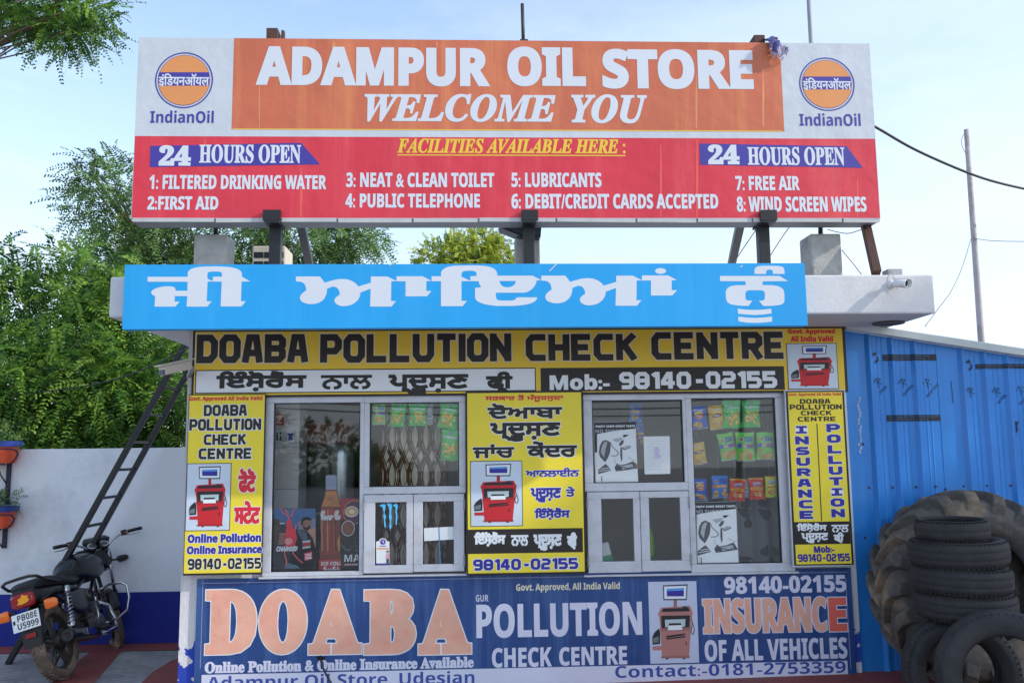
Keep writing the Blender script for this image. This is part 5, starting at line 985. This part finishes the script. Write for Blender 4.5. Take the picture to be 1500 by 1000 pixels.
# rag over the top edge of the hoarding
def rag():
    Y = HY-.02; L = [(1119,57),(1126,54),(1136,58),(1143,60)]; n, k = 15, 22; g = G(); vs = []
    for j in range(k+1):
        v = j/k
        for i in range(n+1):
            u = i/n; px = 1121+u*22+v*7+2.2*math.sin(5*v+4*u); py = 54+v*(38-10*abs(u-.62)*2)+4*u*(1-v)+1.5*math.sin(9*u+3*v); py -= 2*math.sin(PI*u) if v < .1 else 0
            w = at(px,py,Y); fold = .022*math.sin(13*u+5*v)+.012*math.sin(29*u-7*v)+.008*RNG.normal(); bk = .10*max(0,.12-v)/.12; vs.append((w.x, Y-.012+fold*.8-.02*math.sin(PI*v)+bk, w.z+(.02 if v < .08 else 0)))
    for j in range(k):
        for i in range(n):
            if j > k-5 and RNG.random() < .32: continue
            a = j*(n+1)+i; g.f.append([a,a+n+1,a+n+2,a+1]); g.m.append(1 if (i > 7 and j > 9 and RNG.random() < .8) or j > 15 else 0); g.sm.append(True)
    g.v = vs; return tag(link('rag', g, [M('faded purple rag', S(122,116,168), .9, .3, 22), M('faded pale rag', S(206,196,214), .9, .2, 22)]), 'crumpled purple rag hanging over the top edge of the hoarding', 'rag')
rag()
# ------------------------------------------------------------ poles, cable, wires
def rod(name, label, cat, a, b, r, m, ra=None):
    g = G(); n = 8; g.tube([a.lerp(b,i/n) for i in range(n+1)], [(ra or r)+(r-(ra or r))*i/n for i in range(n+1)], 14); return tag(link(name, g, m), label, cat)
PIPE = M('weathered grey pipe', S(176,168,170), .6, .15, 5, dirt=S(128,104,96), dirt_amt=.7, dscale=6)
Yp = 9.2; a, b = at(1439,520,Yp), at(1415.5,190,Yp); dz = b-a; a2 = a-dz*(a.z/dz.z); rod('pipe_pole', 'weathered leaning pipe pole beyond the blue shed roof', 'pole', a2, b, .026, PIPE, .046)
Yq = 8.6; a, b = at(1188,63,Yq), at(1183,-30,Yq); dz = b-a; a2 = a-dz*((a.z-SZ1)/dz.z); rod('aerial_mast', 'thin grey mast rising behind the right end of the hoarding', 'mast', Vector((a2.x,Yq,SZ1)), b, .022, M('grey mast paint', S(150,152,160), .6))
def wire(name, label, pts, r, m=BLK):
    g = G(); P = [Vector(at(a,b,Y)) for a,b,Y in pts]; Q = []
    for i in range(len(P)-1):
        p0, p1, p2, p3 = P[max(i-1,0)], P[i], P[i+1], P[min(i+2,len(P)-1)]
        for k in range(6): t = k/6; Q.append(.5*((2*p1)+(p2-p0)*t+(2*p0-5*p1+4*p2-p3)*t*t+(3*p1-p0-3*p2+p3)*t**3))
    g.tube(Q+[P[-1]], r, 6); return tag(link(name, g, m), label, 'wire')
wire('power_cable', 'thick black cable sagging from behind the hoarding to the right edge', [(1230,158,8.0),(1284,187,8.1),(1340,219,8.3),(1410,250,8.6),(1460,267,8.8),(1530,283,9)], .013)
GW = M('grey thin wire', S(120,118,128), .6)
wire('thin_wire', 'thin wire running right from the middle of the leaning pipe pole', [(1427,349,9.15),(1460,353,9.2),(1540,354,9.2)], .004, GW)
wire('slack_wire', 'slack wire hanging from the pipe pole down towards the roof corner', [(1422,350,9.15),(1410,390,8.6),(1394,425,8),(1376,450,7.4),(1355,478,7)], .004, GW)
wire('pole_loop_wire', 'looped wire hanging along the upper part of the leaning pipe pole', [(1413,194,9.15),(1408,208,9.15),(1414,224,9.14)], .003, GW)
wire('stay_wire', 'thin stay wire crossing down left of the right sign post', [(1112,330,HY+.3),(1082,374,HY+.6),(1072,392,HY+.7)], .0035, GW); wire('stay_wire', 'thin stay wire just right of the right sign post', [(1158,330,HY+.3),(1140,356,HY+.5),(1120,388,HY+.7)], .0035, GW)
wire('loose_wire', 'loose wire looping from the concrete stub top to the rusty brace', [(1212,336,HY+.2),(1240,342,HY+.16),(1262,336,HY+.12),(1272,331,HY+.1)], .003, GW); wire('loose_wire', 'loose wire dropping from the right concrete stub to the roof', [(1233,366,SY+.3),(1248,384,SY+.3),(1262,402,SY+.2)], .003, GW)
wire('service_wire', 'dark service wire crossing the trees to the kiosk corner', [(-20,583,9),(120,566,8.4),(200,545,7.8),(285,505,7.2)], .006)
# ------------------------------------------------------------ wall planters at the left edge
def planter(px0, px1, py0, py1, lab, lab2, seed):
    Y = BWY-.12; a, b = at(px0,py0,Y), at(px1,py1,Y); xc = a.x+(b.x-a.x)*0-.06; hw = b.x-xc; z1, z0 = a.z, b.z; rim = (z1-z0)*.24
    root = thing('wall_planter', lab, 'planter', (xc,Y,z0)); g = G(); g.loft([(z0,hw*.88,-.1,.1),(z1-rim,hw,-.115,.115)], 20, 0, 5); g.xf(lambda p: (xc+p.y, Y+p.z, p.x)); link('pot', g, M('orange planter plastic', S(228,84,44), .45, .06), root)
    g = G(); g.loft([(z1-rim-.002,hw*1.08,-.13,.13),(z1,hw*1.1,-.135,.135)], 20, 0, 5); g.xf(lambda p: (xc+p.y, Y+p.z, p.x)); link('rim', g, M('blue planter rim', S(36,62,140), .45, .06), root)
    lobes = [((xc+i*hw*.5, Y, z1+.05),(hw*.6,.1,.09),34) for i in (-1,0,1)]; crown('plant', lobes, LEAFD, root, fl=(.06,.15), pairs=6, ll=.03, lw=.007, droop=.1, seed=seed)
    rk = thing('planter_rack', lab2, 'rack', (b.x,BWY-.01,z0)); IR = M('navy iron rod', S(34,34,62), .5, .1)
    g = G(); g.tube([(xc-.3,Y-.14,z0+.62*(z1-z0)),(b.x+.01,Y-.14,z0+.64*(z1-z0)),(b.x+.05,Y-.12,z0+.6*(z1-z0)),(b.x+.055,Y-.08,z0+.42*(z1-z0)),(b.x+.02,Y-.05,z0+.2*(z1-z0)),(b.x-.03,Y-.02,z0-.004)], .007, 8); g.tube([(xc-.3,Y-.12,z0-.008),(b.x-.03,Y-.12,z0-.008)], .007, 8); link('hoop', g, IR, rk)
    return rk, b.x, z0, IR
rk, bx_, z0_, IR = planter(0,23,646,678,'orange wall planter with a blue rim, the higher of the two at the left edge','curled iron rack holding the higher orange planter',5)
rk2, bx2, z02, IR = planter(0,18,741,772,'orange wall planter with a blue rim, the lower of the two at the left edge','curled iron rack holding the lower orange planter',6)
for r_, x0_, za_, zb_ in ((rk,at(12,700,BWY-.02).x,z0_,at(12,738,BWY).z+.0),(rk2,at(7,780,BWY-.02).x,z02,at(7,802,BWY).z)): g = G(); g.box(x0_-.016,x0_+.016,BWY-.03,BWY-.001,zb_,za_); g.tube([(x0_-.06,BWY-.1,za_-.0),(x0_-.05,BWY-.06,za_-.1),(x0_-.01,BWY-.03,za_-.18)], .006, 6); link('upright_bar', g, IR, r_)
# ------------------------------------------------------------ scrap at the foot of the banner
g = G()
for i in range(5): x = at(905+i*16,990,5.9).x; g.tube([(x+RNG.uniform(-.05,.05),5.95+RNG.uniform(-.05,.05),.05+.02*k+RNG.uniform(-.015,.02)) for k in range(4)], .006, 6)
tag(link('wire_scrap', g, RUST), 'tangle of rusty wire scrap on the red apron below the banner', 'scrap')
# ------------------------------------------------------------ across the road, seen only in the window panes
lobes = [((x, -34+RNG.uniform(-2,2), h*.45), (RNG.uniform(1.5,2.6), 1.2, h*.55), 60) for x, h in ((-22,3.4),(-18.5,3.1),(-15,3.6),(-11.5,4.2),(-8,3.2),(-5,1.6),(21,1.6),(25,2.6))]
r0 = bpy.data.objects.new('treeline', None); COL.objects.link(r0); r0.location = (0,-34,0); OFF[r0.name] = Vector((0,-34,0)); tag(r0, kind='stuff'); crown('foliage', lobes, LEAFD, r0, fl=(.5,.9), pairs=6, ll=.22, lw=.09, droop=.2, seed=77, dens=7)['kind'] = 'stuff'
CP = M('concrete utility pole', S(120,116,112), .85, .1); root = thing('utility_pole', 'concrete utility pole with crossarm and sagging wires, mirrored in the shop windows', 'pole', (-10.2,-26,0)); g = G(); g.tube([(-10.2,-26,0),(-10.2,-26,7)], [.16,.1], 12); link('shaft', g, CP, root); g = G(); g.box(-11.2,-9.2,-26.2,-26.11,4.0,4.1); link('crossarm', g, CP, root)
g = G()
for k, zz in enumerate((4.1,3.8,3.5)): g.tube([(x,-25.6-.2*k,zz+.6*((x-6)/16)**2-.35) for x in np.linspace(-10.2,26,18)], .03, 6)
link('wires', g, BLK, root)
root = thing('utility_pole', 'slim leaning utility pole mirrored in the tall right window pane', 'pole', (10.2,-22,0)); g = G(); g.tube([(10.2,-22,0),(10.9,-22,6.5)], [.13,.09], 12); link('shaft', g, CP, root)
# ------------------------------------------------------------ motorcycle (own axes: x forward, y left, z up, origin under the rear axle)
def motorcycle():
    a, b = gp(94,994.5), gp(188,944); hd = math.atan2(b.y-a.y, b.x-a.x); root = thing('motorcycle', 'black commuter motorcycle parked on its side stand by the boundary wall, seen from behind', 'motorcycle', a); OFF[root.name] = Vector()
    root.rotation_euler = (Matrix.Rotation(hd, 4, 'Z') @ Matrix.Rotation(R(-17), 4, 'X')).to_euler()
    PAINT = M('black motorcycle paint', S(14,14,17), .3, .1, 6, coat=.15); SATIN = M('satin black plastic', S(28,27,28), .5, .15, 10, dirt=S(80,72,64), dirt_amt=.25, dscale=9); CHR = M('chrome', S(206,206,210), .14, .05, 9, metal=1.0); STEEL = M('dull engine alloy', S(96,94,92), .45, .2, 14, metal=.6)
    SEAT = M('black seat vinyl', S(22,21,22), .55, .15, 14, bump=.15, bscale=120); TYR = M('dusty tyre rubber', S(98,86,76), .9, .25, 10, bump=.25, bscale=60, dirt=S(186,158,128), dirt_amt=.9, dscale=6); RIM = M('dark alloy rim', S(52,48,46), .5, .2, 14, dirt=S(120,100,82), dirt_amt=.6, dscale=9); LR = M('red lamp lens', S(150,16,22), .12, .1, 30, coat=.5); AM = M('amber lamp lens', S(238,110,20), .15, .06, coat=.5)
    RW, WB = .305, 1.26; ST = R(38); pv = Vector((1.12,0,0)); rs = Matrix.Rotation(ST, 3, 'Z'); steer = lambda p: rs @ (Vector(p)-pv)+pv
    def wheel(cx, w, st):
        f = (lambda p: steer(p)) if st else (lambda p: p); c = (cx,0,RW); h = w/2; g = G(); pr = [(RW-.082,-h*.62),(RW-.055,-h*.98),(RW-.025,-h),(RW-.008,-h*.62),(RW-.001,-h*.25),(RW,0),(RW-.001,h*.25),(RW-.008,h*.62),(RW-.025,h),(RW-.055,h*.98),(RW-.082,h*.62)]
        g.lathe(pr, c, (0,1,0), 56, 0)
        for i in range(44):
            t = 2*PI*i/44; d = Vector((math.cos(t),0,math.sin(t))); q = Vector((-math.sin(t),0,math.cos(t)))
            for s_ in (-1,1): o = Vector(c)+d*(RW-.004)+Vector((0,s_*h*.42,0))+q*(.01*s_); g.bar(o-q*.014+Vector((0,-s_*.014,0)), o+q*.014+Vector((0,s_*.014,0)), .012, .014, 0, up=d)
        g.xf(f); ty = bpy.data.objects.new('wheel', None); COL.objects.link(ty); ty.parent = root; OFF[ty.name] = Vector(); link('tyre', g, TYR, ty)
        g = G(); g.lathe([(RW-.084,-h*.6),(RW-.098,-h*.5),(RW-.105,0),(RW-.098,h*.5),(RW-.084,h*.6),(RW-.078,h*.6),(RW-.078,-h*.6)], c, (0,1,0), 48, 0, closed=True); g.lathe([(0,-.06),(.045,-.06),(.05,-.03),(.05,.03),(.045,.06),(0,.06)], c, (0,1,0), 24)
        for i in range(5):
            t = 2*PI*i/5+.3; d = Vector((math.cos(t),0,math.sin(t))); q = Vector((-math.sin(t),0,math.cos(t)))
            for s_ in (-1,1): g.bar(Vector(c)+d*.04+q*.018*s_, Vector(c)+d*(RW-.095)+q*.03*s_, .016, .024, 0, up=(0,1,0))
        if st: g.lathe([(.06,-.068),(.12,-.068),(.12,-.064),(.06,-.064)], c, (0,1,0), 30, 1, closed=True)
        g.xf(f); link('rim', g, [RIM, CHR], ty)
    wheel(0, .10, False); wheel(WB, .08, True)
    def part(name, g, m, bev=0, parent=None): return link(name, g, m, parent or root, bev=bev, off=Vector())
    def arc(cx, r, a0, a1, w, n=18, th=.006, f=None, drop=.35):
        g = G(); vs = []
        for i in range(n+1):
            t = R(a0+(a1-a0)*i/n); d = Vector((math.cos(t),0,math.sin(t))); o = Vector((cx,0,RW))
            for y, rr in ((-w/2,r-w*drop),(-w*.42,r-.008),(-w*.2,r),(w*.2,r),(w*.42,r-.008),(w/2,r-w*drop)): vs.append(o+d*rr+Vector((0,y,0)))
        fs = [(6*i+k,6*i+k+1,6*i+7+k,6*i+6+k) for i in range(n) for k in range(5)]; g.add(vs, fs, 0, True)
        if f: g.xf(f)
        return g
    def solid(o, t=.005): md = o.modifiers.new('thickness', 'SOLIDIFY'); md.thickness = t; return o
    solid(part('rear_fender', arc(0,.365,55,168,.15), SATIN)); solid(part('front_fender', arc(WB,.335,25,165,.12,f=steer), PAINT))
    g = G(); g.add([(-.30,-.075,.52),(-.30,.075,.52),(-.375,.078,.50),(-.375,-.078,.50),(-.40,-.07,.33),(-.40,.07,.33),(-.345,.072,.34),(-.345,-.072,.34)], [(3,2,5,4),(0,1,2,3)[::-1],(0,3,4,7),(1,6,5,2),(7,6,1,0),(4,5,6,7)]); part('mud_flap', g, SATIN)
    # frame, swingarm
    g = G()
    for y in (-.11,.11): g.tube([(1.02,0,.86),(.9,y*.6,.6),(.82,y,.30),(.45,y,.26),(.36,y,.32)], .017, 8); g.tube([(1.02,0,.9),(.7,y*.6,.80),(.36,y,.68),(.0,y,.70),(-.28,y*.9,.66)], .016, 8); g.tube([(.36,y,.32),(.36,y,.68)], .016, 8); g.bar((.38,y*.95,.32), (0,y*.92,.305), .03, .04)
    part('frame', g, SATIN)
    g = G(); g.box(-.05,.42,.075,.10,.27,.39); part('chain_case', g, SATIN, .02)
    # shocks
    for y in (-.135,.135):
        g = G(); g.tube([(.04,y,.34),(.075,y,.50)], .018, 12, 0); g.tube([(.075,y,.50),(.115,y,.70)], .011, 12, 0); g.tube([(.104,y,.645),(.115,y,.71)], .03, 14, 0); n = 90
        g.tube([Vector((.055+.055*i/n,y,.41+.245*i/n))+Vector((.026*math.cos(i*.56),.026*math.sin(i*.56),0)) for i in range(n+1)], .0055, 6, 0); g.tube([(.046,y,.365),(.057,y,.415)], .03, 14, 0); part('shock_absorber', g, CHR)
    # seat, tail, tank, side covers
    g = G(); g.loft([(-.32,.085,.755,.80),(-.25,.115,.745,.83),(-.05,.13,.735,.835),(.12,.135,.725,.82),(.25,.135,.715,.795),(.38,.12,.715,.80),(.50,.085,.73,.83),(.54,.05,.75,.82)], 20, 0, 3); part('seat', g, SEAT)
    g = G(); g.loft([(-.40,.085,.66,.765),(-.36,.10,.635,.775),(-.2,.115,.65,.765),(0,.12,.66,.745),(.2,.125,.65,.735),(.34,.11,.64,.73)], 20, 0, 3.4); part('tail_cowl', g, PAINT)
    g = G(); g.loft([(.40,.085,.76,.86),(.46,.12,.74,.93),(.58,.15,.72,.985),(.74,.165,.72,1.0),(.88,.15,.74,.98),(.98,.09,.78,.93),(1.0,.05,.82,.90)], 24, 0, 2.7); tk = part('fuel_tank', g, PAINT); g = G(); g.lathe([(0,.012),(.03,.012),(.036,.0)], (.66,0,1.0), n=20); link('fuel_cap', g, CHR, tk, off=Vector())
    for y in (-1,1):
        g = G(); g.loft([(.12,.016,.52,.64,y*.13),(.22,.022,.46,.66,y*.135),(.36,.022,.45,.67,y*.135),(.46,.012,.52,.66,y*.125)], 16, 0, 3); part('side_cover', g, PAINT)
    # engine
    g = G(); g.loft([(.38,.10,.25,.42),(.46,.13,.22,.46),(.66,.13,.20,.44),(.76,.09,.22,.40)], 18, 0, 3); g.lathe([(0,.155),(.075,.155),(.09,.14),(.09,-.14),(.075,-.15),(0,-.15)], (.56,0,.335), (0,1,0), 24)
    for i in range(8): g.box(.58,.76,-.085,.085,.44+i*.021,.452+i*.021)
    g.box(.60,.74,-.07,.07,.42,.63); part('engine', g, STEEL, .004); g = G(); g.tube([(.58,-.10,.58),(.5,-.14,.56),(.44,-.12,.60)], .03, 12); g.lathe([(0,0),(.05,0),(.055,.03),(.04,.05)], (.46,-.12,.60), (-.3,-1,0), 16); part('carburettor', g, STEEL)
    g = G(); g.tube([(.75,-.06,.52),(.86,-.10,.46),(.87,-.13,.32),(.80,-.15,.235),(.55,-.17,.225),(.36,-.18,.25)], .019, 12, 0); g.tube([(.40,-.18,.245),(.30,-.185,.262),(.22,-.19,.275),(-.16,-.205,.325),(-.22,-.207,.333)], [.022,.034,.05,.056,.05], 20, 1); g.lathe([(.0,-.002),(.014,-.002),(.016,.004),(.046,.004),(.05,0)], (-.222,-.207,.333), (-1,-.04,.13), 20, 2)
    ex = part('exhaust', g, [CHR, PAINT, SATIN]); g = G(); g.bar((.2,-.246,.285),(.02,-.258,.305),.008,.05); link('heat_shield', g, CHR, ex, off=Vector())
    # fork and front
    for y in (-.085,.085): g = G(); g.tube([steer((WB,y,RW)),steer((1.17,y,.58))], .026, 14, 0); g.tube([steer((1.17,y,.57)),steer((1.03,y,1.0))], .017, 14, 1); part('fork_leg', g, [SATIN, CHR])
    g = G(); g.loft([(1.02,.06,.86,1.02),(1.05,.115,.83,1.07),(1.12,.125,.80,1.06),(1.2,.10,.82,1.0),(1.22,.07,.85,.97)], 20, 0, 2.6); g.xf(steer); hl = part('headlamp_cowl', g, PAINT)
    g = G(); g.add([(1.09,-.11,1.05),(1.09,.11,1.05),(1.02,-.13,1.12),(1.02,.13,1.12),(1.07,-.10,1.155),(1.07,.10,1.155)], [(0,1,3,2),(2,3,5,4)], 0, True); g.xf(steer); solid(link('visor', g, PAINT, hl, off=Vector()), .006)
    for y in (-.055,.055):
        g = G(); g.lathe([(0,.03),(.042,.03),(.047,.026),(.047,.0),(.03,-.03)], (1.005,y,1.045), (-.75,0,.66), 24, 0); g.lathe([(0,.0315),(.036,.0315)], (1.005,y,1.045), (-.75,0,.66), 24, 1); g.lathe([(.036,.032),(.042,.032)], (1.005,y,1.045), (-.75,0,.66), 24, 2); g.xf(steer); part('instrument', g, [SATIN, M('dial face', S(70,66,72), .2), CHR])
    g = G()
    for s_ in (-1,1): g.tube([(1.0,0,1.02),(1.0,s_*.08,1.025),(.985,s_*.14,1.08),(.95,s_*.22,1.115),(.90,s_*.29,1.12)], .0115, 12)
    g.xf(steer); hb = part('handlebar', g, CHR)
    for s_ in (-1,1):
        g = G(); g.tube([(.905,s_*.285,1.12),(.87,s_*.345,1.118),(.835,s_*.405,1.113)], .0175, 14); g.xf(steer); link('grip', g, SATIN, hb, off=Vector()); g = G(); g.box(.905,.955,s_*.25-.025,s_*.25+.025,1.095,1.145,0); g.box(.895,.915,s_*.255-.012,s_*.255+.012,1.105,1.125,1); g.xf(steer); link('switch_block', g, [SATIN, LR], hb, .006, off=Vector()) if False else link('switch_block', g, [SATIN, LR], hb, off=Vector())
        g = G(); g.tube([(.95,s_*.25,1.105),(.93,s_*.32,1.085),(.89,s_*.40,1.085)], .006, 8); g.xf(steer); link('lever', g, CHR, hb, off=Vector())
    for s_ in (-1,1):
        g = G(); g.tube([(1.12,s_*.09,.90),(1.12,s_*.19,.885)], .01, 8, 1); g.loft([(s_*.18,.03,.86,.92),(s_*.20,.036,.855,.925),(s_*.27,.03,.86,.92),(s_*.285,.015,.875,.905)], 12, 0, 3) if False else None
        o = len(g.v); g.loft([(.18,.03,.857,.917),(.20,.036,.852,.922),(.26,.032,.857,.917),(.28,.016,.87,.905)], 12, 0, 3); g.xf(lambda p: (1.12+p.y, s_*p.x, p.z), o); g.xf(steer); part('indicator', g, [SATIN, SATIN])
        g = G(); g.tube([(-.33,s_*.09,.625),(-.335,s_*.15,.615)], .01, 8, 1); o = len(g.v); g.loft([(.14,.025,.575,.65),(.155,.034,.57,.655),(.215,.03,.575,.65),(.235,.014,.59,.635)], 12, 0, 3.2); g.xf(lambda p: (-.34+p.y, s_*p.x, p.z), o); part('indicator', g, [AM, SATIN])
    # tail lamp, plate, grab rail
    g = G(); g.loft([(-.425,.078,.655,.735),(-.405,.092,.64,.75),(-.385,.094,.635,.755)], 16, 0, 4); tl = part('tail_lamp', g, LR)
    s2 = G(); s2.add([(-.428,-.04,.675),(-.428,-.062,.69),(-.428,-.05,.705),(-.428,-.058,.722),(-.428,-.03,.728),(-.428,-.012,.742),(-.428,.0,.72),(-.428,.028,.712),(-.428,.022,.69),(-.428,.04,.672),(-.428,.0,.668)], [list(range(11))[::-1]]); link('state_map_sticker', s2, M('yellow sticker', S(246,166,24), .5), tl, off=Vector())
    pl = G(); mats = [M('white number plate', S(228,230,234), .45, .03, 20), SATIN, BLACKP]; pl.box(-.418,-.412,-.105,.105,.47,.605,0)
    def ptxt(t, y0, y1, z0, z1, m):
        cs = outlines(t, 'sans'); A = np.concatenate(cs); a0, a1 = A.min(0), A.max(0); P = [(p-a0)/(a1-a0)*[y0-y1, z1-z0] for p in cs]; V, T = fill(P); pl.add([(-.4195, y0-a_, z0+b_) for a_, b_ in V], T, m)
    ptxt('PB08E', .062, -.092, .546, .594, 2); ptxt('U5999', .068, -.094, .484, .533, 2); pl.add([(-.4195,.098,.53),(-.4195,.08,.53),(-.4195,.08,.56),(-.4195,.098,.56)], [(0,1,2,3)], 2)
    pl.xf(lambda p: Vector((-.415,0,.605))+Matrix.Rotation(R(14), 3, 'Y') @ (p-Vector((-.415,0,.605)))); part('number_plate', pl, mats)
    g = G(); g.box(-.412,-.400,-.04,.04,.405,.44,0); part('reflector', g, LR, .004)
    g = G(); g.tube([(.02,-.145,.76),(-.2,-.15,.80),(-.36,-.135,.845),(-.405,-.09,.86),(-.415,0,.862),(-.405,.09,.86),(-.36,.135,.845),(-.2,.15,.80),(.02,.145,.76)], .012, 10); part('grab_rail', g, SATIN)
    # crash guard, pegs, stand
    g = G()
    for s_ in (-1,1): g.tube([(.86,s_*.05,.62),(.87,s_*.16,.645),(.875,s_*.27,.63),(.875,s_*.315,.585),(.87,s_*.31,.47),(.86,s_*.27,.36),(.84,s_*.16,.31),(.82,s_*.06,.30)], .0125, 12)
    part('crash_guard', g, CHR)
    g = G(); g.tube([(.40,-.13,.29),(.42,-.27,.285)], .016, 10); part('foot_peg', g, SATIN)
    g = G(); g.tube([(.62,-.13,.30),(.60,-.2,.27),(.66,-.22,.26)], .008, 8); part('brake_pedal', g, SATIN)
    g = G(); g.tube([(.18,-.15,.40),(.16,-.26,.41)], .014, 10); part('foot_peg', g, SATIN)
    g = G(); g.tube([(.47,-.145,.33),(.50,-.165,.40),(.49,-.17,.52),(.47,-.19,.56)], .010, 10); part('kick_lever', g, CHR)
    g = G(); g.tube([(.40,.12,.26),(.36,.24,.10),(.35,.275,.035)], .012, 10); part('side_stand', g, SATIN)
    for o in root.children_recursive:
        if o.type == 'MESH':
            for v in o.data.vertices: v.co *= .94
            for v in o.data.vertices: k = 1-.11*min(max(v.co.x/1.2, 0), 1.1); v.co.y *= k; v.co.z *= k
            if o.name.split('.')[0] not in ('tyre', 'rim'):
                for v in o.data.vertices:
                    if v.co.x < -.18: v.co.x = -.18+(v.co.x+.18)*.6
motorcycle()
